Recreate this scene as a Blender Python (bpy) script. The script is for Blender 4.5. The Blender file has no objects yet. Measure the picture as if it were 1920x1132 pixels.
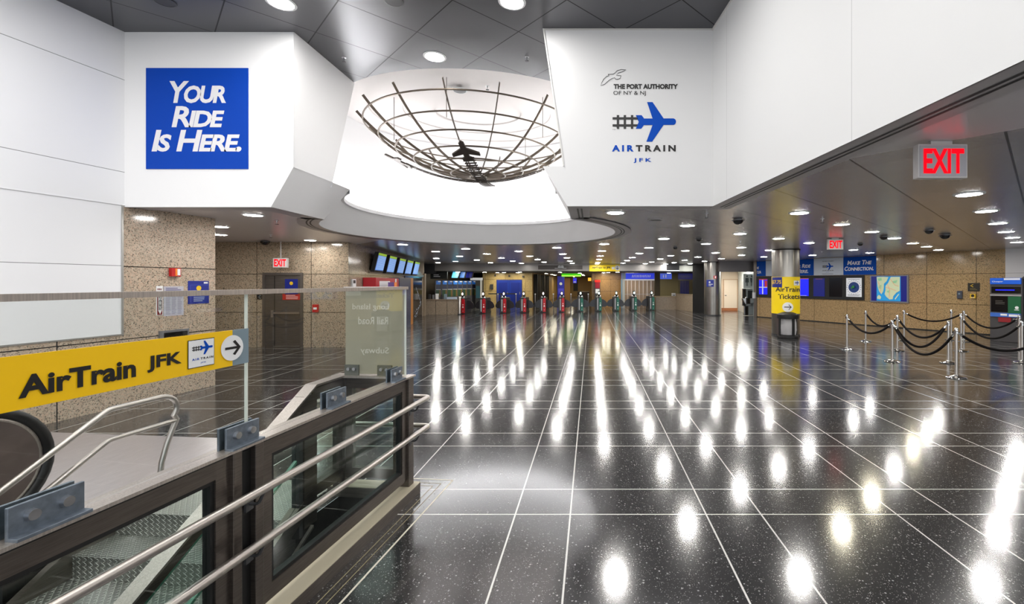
import bpy, math, random
from mathutils import Vector, Matrix
from mathutils.geometry import tessellate_polygon, delaunay_2d_cdt

random.seed(7)
S = bpy.context.scene
COL = S.collection
PI = math.pi

# ------------------------------------------------------------------ camera, world, exposure
FOC, PX, PY, EYE = 850.0, 1109.0, 529.5, 1.85      # focal length (px), principal point, eye height (m)
ZLOW, ZHIGH = 3.0, 5.60                            # the two ceilings
cam_data = bpy.data.cameras.new('camera')
cam_data.sensor_width = 36.0
cam_data.lens = FOC * 36.0 / 1920.0
cam_data.shift_x = (960.0 - PX) / 1920.0
cam_data.shift_y = -(566.0 - PY) / 1920.0
cam_data.clip_start = 0.05
cam_data.clip_end = 200
cam = bpy.data.objects.new('camera', cam_data)
cam.location = (0, 0, EYE)
cam.rotation_euler = (math.radians(90), 0, 0)
COL.objects.link(cam)
S.camera = cam

world = bpy.data.worlds.new('world')
S.world = world
world.use_nodes = True
world.node_tree.nodes['Background'].inputs[0].default_value = (0.9, 0.95, 1.0, 1)
world.node_tree.nodes['Background'].inputs[1].default_value = 1.0   # even fill added through the open rear to brighten the upper walls

S.view_settings.view_transform = 'Standard'
S.view_settings.look = 'None'
S.view_settings.gamma = 1.0
S.view_settings.use_curve_mapping = False
S.view_settings.exposure = 1.0
S.cycles.use_denoising = True
S.cycles.max_bounces = 8
S.cycles.diffuse_bounces = 4
S.cycles.glossy_bounces = 4
S.cycles.transparent_max_bounces = 16
S.cycles.sample_clamp_indirect = 6.0
S.cycles.caustics_reflective = True
S.cycles.blur_glossy = 1.0
S.cycles.caustics_refractive = False

LOW_LAMP = 66.0      # radiance of the round downlights
HIGH_LAMP = 78.0     # the downlights of the tall hall
COVE_LAMP = 74.0      # strip hidden in the cove under the globe


# ------------------------------------------------------------------ survey helpers: photo pixel -> place in the room
def on_floor(u, v):
    y = FOC * EYE / (v - PY)
    return Vector(((u - PX) / FOC * y, y, 0))


def at_height(u, v, z):
    y = FOC * (z - EYE) / (PY - v)
    return Vector(((u - PX) / FOC * y, y, z))


def at_depth(u, v, y):
    return Vector(((u - PX) / FOC * y, y, EYE - (v - PY) / FOC * y))


class Wall:
    """An upright plane from p to q (seen left to right): s along it, z up, off towards the viewer."""
    def __init__(self, p, q):
        self.p = Vector((p[0], p[1]))
        self.q = Vector((q[0], q[1]))
        self.len = (self.q - self.p).length
        self.d = (self.q - self.p) / self.len
        self.n = Vector((self.d.y, -self.d.x))

    def s(self, u):
        k = (u - PX) / FOC
        return (k * self.p.y - self.p.x) / (self.d.x - k * self.d.y)

    def z(self, u, v):
        y = self.p.y + self.d.y * self.s(u)
        return EYE - (v - PY) / FOC * y

    def pt(self, s, z, off=0.0):
        a = self.p + self.d * s + self.n * off
        return Vector((a.x, a.y, z))


# ------------------------------------------------------------------ objects
INV = {}


def settag(o, label=None, cat=None, group=None, kind=None):
    if label: o['label'] = label
    if cat: o['category'] = cat
    if group: o['group'] = group
    if kind: o['kind'] = kind
    return o


def thing(name, label, cat, loc=(0, 0, 0), rz=0.0, group=None):
    o = bpy.data.objects.new(name, None)
    o.empty_display_size = 0.1
    COL.objects.link(o)
    o.location = loc
    o.rotation_euler = (0, 0, rz)
    INV[o] = (Matrix.Translation(Vector(loc)) @ Matrix.Rotation(rz, 4, 'Z')).inverted()
    return settag(o, label, cat, group)


def inv_of(parent):
    p = parent
    while p is not None:
        if p in INV: return INV[p]
        p = p.parent
    return None


def copy_thing(root, loc, rz=0.0, label=None, group=None):
    r = root.copy()
    COL.objects.link(r)
    r.location = loc
    r.rotation_euler = (0, 0, rz)
    if label: r['label'] = label
    if group: r['group'] = group
    for ch in list(root.children):
        c = ch.copy(); COL.objects.link(c); c.parent = r
        for g in list(ch.children):
            d = g.copy(); COL.objects.link(d); d.parent = c
    INV[r] = (Matrix.Translation(Vector(loc)) @ Matrix.Rotation(rz, 4, 'Z')).inverted()
    return r


class M:
    """Collects geometry in world (or local) space and links it as ONE mesh object."""
    def __init__(self):
        self.v, self.f, self.uv = [], [], {}

    def add(self, vs, fs):
        k = len(self.v)
        self.v += [Vector(x) for x in vs]
        self.f += [tuple(k + i for i in f) for f in fs]
        return self

    def quad(self, a, b, c, d, uv=None):
        self.add([a, b, c, d], [(0, 1, 2, 3)])
        if uv: self.uv[len(self.f) - 1] = uv
        return self

    def hexa(self, p):                     # 8 corners: bottom loop 0-3, top loop 4-7
        return self.add(p, [(3, 2, 1, 0), (4, 5, 6, 7), (0, 1, 5, 4), (1, 2, 6, 5), (2, 3, 7, 6), (3, 0, 4, 7)])

    def box(self, x0, x1, y0, y1, z0, z1):
        return self.hexa([(x0, y0, z0), (x1, y0, z0), (x1, y1, z0), (x0, y1, z0), (x0, y0, z1), (x1, y0, z1), (x1, y1, z1), (x0, y1, z1)])

    def wbox(self, W, s0, s1, z0, z1, o0, o1):     # box on a wall frame
        P = W.pt
        return self.hexa([P(s0, z0, o1), P(s1, z0, o1), P(s1, z0, o0), P(s0, z0, o0), P(s0, z1, o1), P(s1, z1, o1), P(s1, z1, o0), P(s0, z1, o0)])

    def wquad(self, W, s0, s1, z0, z1, off=0.0):   # wall face with uv in metres
        P = W.pt
        return self.quad(P(s0, z0, off), P(s1, z0, off), P(s1, z1, off), P(s0, z1, off), [(s0, z0), (s1, z0), (s1, z1), (s0, z1)])

    def beam(self, a, b, w, h, up=(0, 0, 1)):      # square bar from a to b
        a, b = Vector(a), Vector(b)
        d = (b - a).normalized()
        s = d.cross(Vector(up))
        if s.length < 1e-4: s = d.cross(Vector((1, 0, 0)))
        s.normalize(); t = s.cross(d).normalized()
        s, t = s * w / 2, t * h / 2
        return self.hexa([a - s - t, a + s - t, b + s - t, b - s - t, a - s + t, a + s + t, b + s + t, b - s + t])

    def fill(self, pts):                   # flat polygon, may be concave
        pts = [Vector(p) for p in pts]
        k = len(self.v)
        self.v += pts
        self.f += [tuple(k + i for i in t) for t in tessellate_polygon([pts])]
        return self

    def slab(self, pts, off):              # polygon extruded by vector off
        off = Vector(off)
        pts = [Vector(p) for p in pts]
        n = len(pts)
        k = len(self.v)
        self.v += pts + [p + off for p in pts]
        tri = tessellate_polygon([pts])
        self.f += [tuple(k + i for i in t) for t in tri] + [tuple(k + n + i for i in reversed(t)) for t in tri]
        self.f += [(k + i, k + (i + 1) % n, k + n + (i + 1) % n, k + n + i) for i in range(n)]
        return self

    def tube(self, path, r, n=10, closed=False, cap=True, flat=None):
        path = [Vector(p) for p in path]
        m = len(path)
        rings = []
        prev = None
        for i, p in enumerate(path):
            if closed:
                d = path[(i + 1) % m] - path[i - 1]
            else:
                d = path[min(i + 1, m - 1)] - path[max(i - 1, 0)]
            d.normalize()
            if prev is None:
                ref = Vector((0, 0, 1)) if abs(d.z) < 0.9 else Vector((1, 0, 0))
                s = d.cross(ref).normalized()
            else:
                s = (prev - d * prev.dot(d)).normalized()
            prev = s
            t = d.cross(s)
            rr = r[i] if isinstance(r, (list, tuple)) else r
            rings.append([p + (s * math.cos(2 * PI * k / n) + t * math.sin(2 * PI * k / n)) * rr for k in range(n)])
        k0 = len(self.v)
        for g in rings: self.v += g
        for i in range(m if closed else m - 1):
            j = (i + 1) % m
            for k in range(n):
                self.f.append((k0 + i * n + k, k0 + i * n + (k + 1) % n, k0 + j * n + (k + 1) % n, k0 + j * n + k))
        if cap and not closed:
            self.f.append(tuple(k0 + k for k in reversed(range(n))))
            self.f.append(tuple(k0 + (m - 1) * n + k for k in range(n)))
        return self

    def lathe(self, prof, c=(0, 0, 0), n=24, a0=0.0, a1=2 * PI):   # prof: (radius, z)
        c = Vector(c)
        full = abs(a1 - a0 - 2 * PI) < 1e-6
        cols = n if full else n + 1
        k0 = len(self.v)
        for j in range(cols):
            a = a0 + (a1 - a0) * j / n
            for r, z in prof:
                self.v.append(c + Vector((r * math.cos(a), r * math.sin(a), z)))
        m = len(prof)
        for j in range(n):
            j2 = (j + 1) % cols
            for i in range(m - 1):
                self.f.append((k0 + j * m + i, k0 + j2 * m + i, k0 + j2 * m + i + 1, k0 + j * m + i + 1))
        return self

    def region(self, outer, holes, z, down=False):     # flat polygon with holes
        pts, edges = [], []
        for loop in [outer] + holes:
            k = len(pts)
            pts += [Vector((p[0], p[1])) for p in loop]
            edges += [(k + i, k + (i + 1) % len(loop)) for i in range(len(loop))]

        def inside(x, y, loop):
            c = False
            j = len(loop) - 1
            for i in range(len(loop)):
                xi, yi, xj, yj = loop[i][0], loop[i][1], loop[j][0], loop[j][1]
                if (yi > y) != (yj > y) and x < (xj - xi) * (y - yi) / (yj - yi) + xi: c = not c
                j = i
            return c
        vs, _e, fs, *_r = delaunay_2d_cdt(pts, edges, [], 0, 1e-5)
        keep = []
        for f in fs:
            cx = sum(vs[i].x for i in f) / len(f)
            cy = sum(vs[i].y for i in f) / len(f)
            if inside(cx, cy, outer) and not any(inside(cx, cy, h) for h in holes):
                a = sum(vs[f[i]].x * vs[f[(i + 1) % len(f)]].y - vs[f[(i + 1) % len(f)]].x * vs[f[i]].y for i in range(len(f)))
                f = list(f)
                if (a > 0) == down: f.reverse()
                keep.append(tuple(f))
        return self.add([(p.x, p.y, z) for p in vs], keep)

    def build(self, name, material, parent=None, smooth=False, bevel=0.0, label=None, double=False):
        inv = inv_of(parent)
        me = bpy.data.meshes.new(name)
        me.from_pydata([inv @ p if inv else p for p in self.v], [], self.f)
        if self.uv:
            layer = me.uv_layers.new(name='uv')
            for i, poly in enumerate(me.polygons):
                if i in self.uv:
                    for li, c in zip(poly.loop_indices, self.uv[i]): layer.data[li].uv = c
        me.materials.append(material)
        if smooth:
            me.polygons.foreach_set('use_smooth', [True] * len(me.polygons))
            me.set_sharp_from_angle(angle=math.radians(38))
        me.update()
        o = bpy.data.objects.new(name, me)
        COL.objects.link(o)
        if parent: o.parent = parent
        if bevel:
            b = o.modifiers.new('bevel', 'BEVEL')
            b.width = bevel; b.segments = 2; b.limit_method = 'ANGLE'
        if label: o['label'] = label
        return o


def struct(m, name, material, smooth=False, bevel=0.0):
    return settag(m.build(name, material, None, smooth, bevel), kind='structure')


def one(m, name, material, label, cat, group=None, smooth=False, bevel=0.0):
    """A thing that is a single mesh; its origin goes to the middle of its base."""
    xs = [p.x for p in m.v]; ys = [p.y for p in m.v]; zs = [p.z for p in m.v]
    c = Vector(((min(xs) + max(xs)) / 2, (min(ys) + max(ys)) / 2, min(zs)))
    m.v = [p - c for p in m.v]
    o = m.build(name, material, None, smooth, bevel)
    o.location = c
    INV[o] = Matrix.Translation(c).inverted()
    return settag(o, label, cat, group)


class Face:
    """A drawing surface: x to the right, y up, both in metres."""
    def __init__(self, o, x, y, off=0.004, bend=None):
        self.o, self.x, self.y, self.bend = Vector(o), Vector(x).normalized(), Vector(y).normalized(), bend
        self.n = self.x.cross(self.y).normalized()
        self.off = off

    def pt(self, x, y, k=1.0):
        if self.bend: return self.bend(x, y, self.off * k)
        return self.o + self.x * x + self.y * y + self.n * self.off * k


def wall_face(W, s, z, off=0.004):
    return Face(W.pt(s, z, 0), (W.d.x, W.d.y, 0), (0, 0, 1), off)


def lettering(face, text, x0, x1, y0, y1, material, parent, bold=0.0, shear=0.0, caps=None, spacing=1.0, k=1.0, mirror=False, name='lettering', fit='both'):
    """Text fitted to the rectangle x0..x1, y0..y1 of a drawing surface (y0..y1 is the height of its ink)."""
    cu = bpy.data.curves.new('text', 'FONT')
    cu.body = text
    cu.offset = bold
    cu.shear = shear
    cu.space_character = spacing
    cu.resolution_u = 3
    if caps:
        cu.small_caps_scale = caps
        for i, ch in enumerate(text):
            if ch.islower(): cu.body_format[i].use_small_caps = True
    ob = bpy.data.objects.new('text', cu)
    COL.objects.link(ob)
    dg = bpy.context.evaluated_depsgraph_get()
    me = bpy.data.meshes.new_from_object(ob.evaluated_get(dg))
    bpy.data.objects.remove(ob)
    bpy.data.curves.remove(cu)
    vs = [v.co.copy() for v in me.vertices]
    fs = [tuple(p.vertices) for p in me.polygons]
    bpy.data.meshes.remove(me)
    if not vs: return None
    ax, bx = min(v.x for v in vs), max(v.x for v in vs)
    ay, by = min(v.y for v in vs), max(v.y for v in vs)
    m = M()
    for v in vs:
        tx = (v.x - ax) / (bx - ax)
        if mirror: tx = 1 - tx
        m.v.append(face.pt(x0 + (x1 - x0) * tx, y0 + (y1 - y0) * (v.y - ay) / (by - ay), k))
    m.f = fs
    return m.build(name, material, parent)


def art(face, polys, material, parent, name, k=1.0):
    m = M()
    for p in polys: m.fill([face.pt(x, y, k) for x, y in p])
    return m.build(name, material, parent)


def stroke(face, pts, w, material, parent, name, k=1.0, closed=False):
    m = M()
    n = len(pts)
    L, R = [], []
    for i in range(n):
        a = pts[i - 1] if (i or closed) else pts[i]
        b = pts[(i + 1) % n] if (i < n - 1 or closed) else pts[i]
        dx, dy = b[0] - a[0], b[1] - a[1]
        q = math.hypot(dx, dy) or 1
        nx, ny = -dy / q * w / 2, dx / q * w / 2
        L.append((pts[i][0] + nx, pts[i][1] + ny)); R.append((pts[i][0] - nx, pts[i][1] - ny))
    for i in range(n if closed else n - 1):
        j = (i + 1) % n
        m.quad(face.pt(*R[i], k), face.pt(*R[j], k), face.pt(*L[j], k), face.pt(*L[i], k))
    return m.build(name, material, parent)


def disc_poly(cx, cy, r, n=28):
    return [(cx + r * math.cos(2 * PI * i / n), cy + r * math.sin(2 * PI * i / n)) for i in range(n)]


def rect(x0, y0, x1, y1):
    return [(x0, y0), (x1, y0), (x1, y1), (x0, y1)]


def arrow_poly(cx, cy, r, ang=0.0):
    p = [(-.62, -.09), (.36, -.09), (.02, -.46), (.22, -.56), (.70, 0), (.22, .56), (.02, .46), (.36, .09), (-.62, .09)]
    c, s = math.cos(ang), math.sin(ang)
    return [(cx + r * (x * c - y * s), cy + r * (x * s + y * c)) for x, y in p]


def arc_pts(cx, cy, r, a0, a1, n):
    return [(cx + r * math.cos(a0 + (a1 - a0) * i / n), cy + r * math.sin(a0 + (a1 - a0) * i / n)) for i in range(n + 1)]


def rounded(path, r, n=6):
    """Polyline with its corners rounded."""
    path = [Vector(p) for p in path]
    out = [path[0]]
    for i in range(1, len(path) - 1):
        a, b, c = path[i - 1], path[i], path[i + 1]
        k = min(r, (a - b).length * .45, (c - b).length * .45)
        p, q = b + (a - b).normalized() * k, b + (c - b).normalized() * k
        for j in range(n + 1):
            t = j / n
            out.append((p * (1 - t) + b * t) * (1 - t) + (b * (1 - t) + q * t) * t)
    out.append(path[-1])
    return out


# ------------------------------------------------------------------ materials
def lin(c):
    return tuple((x / 255 / 12.92 if x / 255 <= 0.04045 else ((x / 255 + 0.055) / 1.055) ** 2.4) for x in c)


def new_mat(name):
    m = bpy.data.materials.new(name)
    m.use_nodes = True
    nt = m.node_tree
    return m, nt, nt.nodes['Principled BSDF'], nt.nodes['Material Output']


def mat(name, rgb, rough=0.5, metal=0.0, emit=0.0, spec=0.5, ecol=None):
    m, nt, b, o = new_mat(name)
    c = lin(rgb) + (1,)
    b.inputs['Base Color'].default_value = c
    b.inputs['Roughness'].default_value = rough
    b.inputs['Metallic'].default_value = metal
    b.inputs['Specular IOR Level'].default_value = spec
    if emit:
        b.inputs['Emission Color'].default_value = (lin(ecol) + (1,)) if ecol else c
        b.inputs['Emission Strength'].default_value = emit * .42
    return m


def N(nt, kind, **kw):
    n = nt.nodes.new(kind)
    for k, v in kw.items(): setattr(n, k, v)
    return n


def math_node(nt, op, a, b=None, c=None):
    n = N(nt, 'ShaderNodeMath', operation=op)
    for i, x in enumerate((a, b, c)):
        if x is None: continue
        if isinstance(x, (int, float)): n.inputs[i].default_value = x
        else: nt.links.new(x, n.inputs[i])
    return n.outputs[0]


def mix_col(nt, fac, a, b):
    n = N(nt, 'ShaderNodeMix', data_type='RGBA')
    for i, x in ((0, fac), (6, a), (7, b)):
        if isinstance(x, (int, float)): n.inputs[i].default_value = x
        elif isinstance(x, tuple): n.inputs[i].default_value = x
        else: nt.links.new(x, n.inputs[i])
    return n.outputs[2]


def ramp(nt, x, stops, interp='LINEAR'):
    r = N(nt, 'ShaderNodeValToRGB')
    r.color_ramp.interpolation = interp
    e = r.color_ramp.elements
    e[0].position, e[0].color = stops[0][0], stops[0][1] + (1,)
    e[1].position, e[1].color = stops[-1][0], stops[-1][1] + (1,)
    for p, c in stops[1:-1]:
        k = e.new(p); k.color = c + (1,)
    nt.links.new(x, r.inputs[0])
    return r.outputs[0]


def line_mask(nt, coord, pitch, offset, width):
    """1 inside a line of WIDTH every PITCH metres."""
    x = math_node(nt, 'SUBTRACT', coord, offset - width / 2)
    f = math_node(nt, 'FLOORED_MODULO', x, pitch)
    return math_node(nt, 'LESS_THAN', f, width)


def terrazzo():
    m, nt, b, o = new_mat('black_terrazzo')
    tc = N(nt, 'ShaderNodeTexCoord')
    sp = N(nt, 'ShaderNodeSeparateXYZ')
    nt.links.new(tc.outputs['Object'], sp.inputs[0])

    def specks(scale, size, share):
        v = N(nt, 'ShaderNodeTexVoronoi', feature='F1')
        v.inputs['Scale'].default_value = scale
        nt.links.new(tc.outputs['Object'], v.inputs['Vector'])
        r = N(nt, 'ShaderNodeSeparateColor')
        nt.links.new(v.outputs['Color'], r.inputs[0])
        lim = math_node(nt, 'MULTIPLY', math_node(nt, 'MULTIPLY_ADD', r.outputs[1], .7, .3), size)
        near = math_node(nt, 'LESS_THAN', v.outputs['Distance'], lim)
        return math_node(nt, 'MULTIPLY', near, math_node(nt, 'LESS_THAN', r.outputs[0], share))
    s = math_node(nt, 'MAXIMUM', specks(44, .30, .40), specks(130, .36, .34))
    no = N(nt, 'ShaderNodeTexNoise')
    no.inputs['Scale'].default_value = 90
    nt.links.new(tc.outputs['Object'], no.inputs['Vector'])
    ground = ramp(nt, no.outputs[0], [(.35, (.011, .011, .012)), (.65, (.024, .0235, .025))])
    c = mix_col(nt, s, ground, (.27, .27, .265, 1))
    W = .0125
    ln = None
    for ax, pitch, off in ((0, 1.523, -.608), (0, 1.523, -.169), (1, 1.512, 3.620), (1, 1.512, 4.060)):
        k = line_mask(nt, sp.outputs[ax], pitch, off, W)
        ln = k if ln is None else math_node(nt, 'MAXIMUM', ln, k)
    c = mix_col(nt, ln, c, (.66, .65, .62, 1))
    nt.links.new(c, b.inputs['Base Color'])
    b.inputs['Roughness'].default_value = .142
    b.inputs['IOR'].default_value = 2.1
    return m


def granite(name, tint, pitch, off, heights=(1.0, 2.09), rough=.12, joint=.014, grain=78):
    """Polished speckled granite cladding; joints from the uv map (metres)."""
    m, nt, b, o = new_mat(name)
    tc = N(nt, 'ShaderNodeTexCoord')
    v = N(nt, 'ShaderNodeTexVoronoi', feature='F1')
    v.inputs['Scale'].default_value = grain
    nt.links.new(tc.outputs['Object'], v.inputs['Vector'])
    r = N(nt, 'ShaderNodeSeparateColor')
    nt.links.new(v.outputs['Color'], r.inputs[0])
    t = lin(tint)
    q = lambda k: tuple(min(1, x * k) for x in t)
    pink = (min(1, t[0] * 1.08), t[1] * .95, t[2] * .92)
    c = ramp(nt, r.outputs[0], [(0, q(.22)), (.10, q(.42)), (.2, q(.85)), (.5, q(1.05)), (.72, pink), (1, q(1.3))], 'CONSTANT')
    n = N(nt, 'ShaderNodeTexNoise')
    n.inputs['Scale'].default_value = 28
    n.inputs['Detail'].default_value = 4
    nt.links.new(tc.outputs['Object'], n.inputs['Vector'])
    c = mix_col(nt, ramp(nt, n.outputs[0], [(.42, (0, 0, 0)), (.6, (.45, .45, .45))]), c, q(.75) + (1,))
    uv = N(nt, 'ShaderNodeUVMap')
    sp = N(nt, 'ShaderNodeSeparateXYZ')
    nt.links.new(uv.outputs[0], sp.inputs[0])
    k = line_mask(nt, sp.outputs[0], pitch, off, joint)
    for h in heights:
        d = math_node(nt, 'ABSOLUTE', math_node(nt, 'SUBTRACT', sp.outputs[1], h))
        k = math_node(nt, 'MAXIMUM', k, math_node(nt, 'LESS_THAN', d, joint / 2))
    c = mix_col(nt, k, c, (.012, .010, .008, 1))
    nt.links.new(c, b.inputs['Base Color'])
    b.inputs['Roughness'].default_value = rough
    return m


def seamed(name, rgb, heights=(), verticals=(), rough=.5, seam=.008, dark=.25, spec=.4):
    """Painted wall panels with fine joints at given heights / positions of the uv map."""
    m, nt, b, o = new_mat(name)
    uv = N(nt, 'ShaderNodeUVMap')
    sp = N(nt, 'ShaderNodeSeparateXYZ')
    nt.links.new(uv.outputs[0], sp.inputs[0])
    k = None
    for ax, lst in ((1, heights), (0, verticals)):
        for h in lst:
            d = math_node(nt, 'LESS_THAN', math_node(nt, 'ABSOLUTE', math_node(nt, 'SUBTRACT', sp.outputs[ax], h)), seam / 2)
            k = d if k is None else math_node(nt, 'MAXIMUM', k, d)
    c = lin(rgb) + (1,)
    if k is not None:
        nt.links.new(mix_col(nt, k, c, tuple(x * dark for x in c[:3]) + (1,)), b.inputs['Base Color'])
    else:
        b.inputs['Base Color'].default_value = c
    b.inputs['Roughness'].default_value = rough
    b.inputs['Specular IOR Level'].default_value = spec
    return m


def metal_ceiling(name, rgb, metal, rough, p1, w1, p2, w2, brush=0.0, painted=None):
    """Metal ceiling panels laid on the diagonal: joints where y-x and x+y meet the grid."""
    m, nt, b, o = new_mat(name)
    tc = N(nt, 'ShaderNodeTexCoord')
    sp = N(nt, 'ShaderNodeSeparateXYZ')
    nt.links.new(tc.outputs['Object'], sp.inputs[0])
    dif = math_node(nt, 'SUBTRACT', sp.outputs[1], sp.outputs[0])
    tot = math_node(nt, 'ADD', sp.outputs[1], sp.outputs[0])
    k1 = line_mask(nt, dif, p1[0], p1[1], w1 * 1.414)
    k2 = line_mask(nt, tot, p2[0], p2[1], w2 * 1.414)
    i1 = math_node(nt, 'FLOOR', math_node(nt, 'DIVIDE', math_node(nt, 'SUBTRACT', dif, p1[1]), p1[0]))
    i2 = math_node(nt, 'FLOOR', math_node(nt, 'DIVIDE', math_node(nt, 'SUBTRACT', tot, p2[1]), p2[0]))
    cid = N(nt, 'ShaderNodeCombineXYZ')
    nt.links.new(i1, cid.inputs[0]); nt.links.new(i2, cid.inputs[1])
    wn = N(nt, 'ShaderNodeTexWhiteNoise')
    nt.links.new(cid.outputs[0], wn.inputs['Vector'])
    t = lin(rgb)
    base = ramp(nt, wn.outputs['Value'], [(0, tuple(x * .93 for x in t)), (1, tuple(x * 1.07 for x in t))])
    k = math_node(nt, 'MAXIMUM', k1, k2)
    if painted:                       # plain painted soffit where x+y stays below the limit
        lim, prgb = painted
        pm = math_node(nt, 'LESS_THAN', tot, lim)
        k = math_node(nt, 'MULTIPLY', k, math_node(nt, 'SUBTRACT', 1.0, pm))
        base = mix_col(nt, pm, base, lin(prgb) + (1,))
        nt.links.new(math_node(nt, 'MULTIPLY', math_node(nt, 'SUBTRACT', 1.0, pm), metal), b.inputs['Metallic'])
    else:
        b.inputs['Metallic'].default_value = metal
    nt.links.new(mix_col(nt, k, base, (.012, .012, .012, 1)), b.inputs['Base Color'])
    b.inputs['Roughness'].default_value = rough
    if brush:
        mp = N(nt, 'ShaderNodeMapping')
        mp.inputs['Rotation'].default_value = (0, 0, math.radians(45))
        mp.inputs['Scale'].default_value = (4, 260, 1)
        nt.links.new(tc.outputs['Object'], mp.inputs[0])
        n = N(nt, 'ShaderNodeTexNoise')
        n.inputs['Scale'].default_value = 1
        nt.links.new(mp.outputs[0], n.inputs['Vector'])
        bump = N(nt, 'ShaderNodeBump')
        bump.inputs['Strength'].default_value = brush
        bump.inputs['Distance'].default_value = .002
        nt.links.new(n.outputs[0], bump.inputs['Height'])
        nt.links.new(bump.outputs[0], b.inputs['Normal'])
    return m


def brushed(name, rgb, rough=.3, scale=(200, 6, 6), strength=.12, metal=1.0):
    m, nt, b, o = new_mat(name)
    tc = N(nt, 'ShaderNodeTexCoord')
    mp = N(nt, 'ShaderNodeMapping')
    mp.inputs['Scale'].default_value = scale
    nt.links.new(tc.outputs['Object'], mp.inputs[0])
    n = N(nt, 'ShaderNodeTexNoise')
    n.inputs['Scale'].default_value = 1
    n.inputs['Detail'].default_value = 3
    nt.links.new(mp.outputs[0], n.inputs['Vector'])
    t = lin(rgb)
    nt.links.new(ramp(nt, n.outputs[0], [(.3, tuple(x * .82 for x in t)), (.7, tuple(min(1, x * 1.15) for x in t))]), b.inputs['Base Color'])
    b.inputs['Metallic'].default_value = metal
    b.inputs['Roughness'].default_value = rough
    bump = N(nt, 'ShaderNodeBump')
    bump.inputs['Strength'].default_value = strength
    bump.inputs['Distance'].default_value = .001
    nt.links.new(n.outputs[0], bump.inputs['Height'])
    nt.links.new(bump.outputs[0], b.inputs['Normal'])
    return m


def diamond_plate():
    m, nt, b, o = new_mat('diamond_plate')
    tc = N(nt, 'ShaderNodeTexCoord')
    hs = None
    for a, ox in ((45, 0), (-45, .0125)):
        mp = N(nt, 'ShaderNodeMapping')
        mp.inputs['Location'].default_value = (ox, ox, 0)
        mp.inputs['Rotation'].default_value = (0, 0, math.radians(a + 5.3))
        nt.links.new(tc.outputs['Object'], mp.inputs[0])
        sp = N(nt, 'ShaderNodeSeparateXYZ')
        nt.links.new(mp.outputs[0], sp.inputs[0])
        P = .036
        fx = math_node(nt, 'SUBTRACT', math_node(nt, 'FLOORED_MODULO', sp.outputs[0], P), P / 2)
        fy = math_node(nt, 'SUBTRACT', math_node(nt, 'FLOORED_MODULO', math_node(nt, 'ADD', sp.outputs[1], sp.outputs[2]), P), P / 2)
        d = math_node(nt, 'ADD', math_node(nt, 'POWER', math_node(nt, 'DIVIDE', fx, .015), 2.0), math_node(nt, 'POWER', math_node(nt, 'DIVIDE', fy, .0048), 2.0))
        h = math_node(nt, 'MAXIMUM', math_node(nt, 'SUBTRACT', 1.0, d), 0.0)
        hs = h if hs is None else math_node(nt, 'MAXIMUM', hs, h)
    bump = N(nt, 'ShaderNodeBump')
    bump.inputs['Strength'].default_value = 1.0
    bump.inputs['Distance'].default_value = .004
    nt.links.new(hs, bump.inputs['Height'])
    nt.links.new(bump.outputs[0], b.inputs['Normal'])
    nt.links.new(mix_col(nt, hs, (.36, .35, .33, 1), (.72, .70, .66, 1)), b.inputs['Base Color'])
    b.inputs['Metallic'].default_value = .85
    b.inputs['Roughness'].default_value = .38
    return m


def glass(name, tint, refl=1.45, body=0.0, body_col=(.5, .5, .45)):
    """Thin clear pane: lets light straight through and mirrors by Fresnel."""
    m, nt, b, o = new_mat(name)
    nt.nodes.remove(b)
    t = N(nt, 'ShaderNodeBsdfTransparent'); t.inputs[0].default_value = tint + (1,)
    g = N(nt, 'ShaderNodeBsdfGlossy'); g.inputs['Roughness'].default_value = 0.015
    fr = N(nt, 'ShaderNodeFresnel')
    ge = N(nt, 'ShaderNodeNewGeometry')          # the far face of a thin pane mirrors like the near one
    ior = math_node(nt, 'MULTIPLY_ADD', ge.outputs['Backfacing'], 1.0 / refl - refl, refl)
    nt.links.new(ior, fr.inputs[0])
    mx = N(nt, 'ShaderNodeMixShader')
    nt.links.new(fr.outputs[0], mx.inputs[0]); nt.links.new(t.outputs[0], mx.inputs[1]); nt.links.new(g.outputs[0], mx.inputs[2])
    out = mx.outputs[0]
    if body:
        d = N(nt, 'ShaderNodeBsdfDiffuse'); d.inputs[0].default_value = body_col + (1,)
        tr = N(nt, 'ShaderNodeBsdfTranslucent'); tr.inputs[0].default_value = body_col + (1,)
        dm = N(nt, 'ShaderNodeMixShader'); dm.inputs[0].default_value = .45
        nt.links.new(d.outputs[0], dm.inputs[1]); nt.links.new(tr.outputs[0], dm.inputs[2])
        m2 = N(nt, 'ShaderNodeMixShader'); m2.inputs[0].default_value = body
        nt.links.new(out, m2.inputs[1]); nt.links.new(dm.outputs[0], m2.inputs[2])
        out = m2.outputs[0]
    nt.links.new(out, o.inputs[0])
    return m


def lamp_mat(name, col, strength):
    m, nt, b, o = new_mat(name)
    nt.nodes.remove(b)
    e = N(nt, 'ShaderNodeEmission')
    e.inputs[0].default_value = col + (1,)
    e.inputs[1].default_value = strength
    nt.links.new(e.outputs[0], o.inputs[0])
    return m


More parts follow.
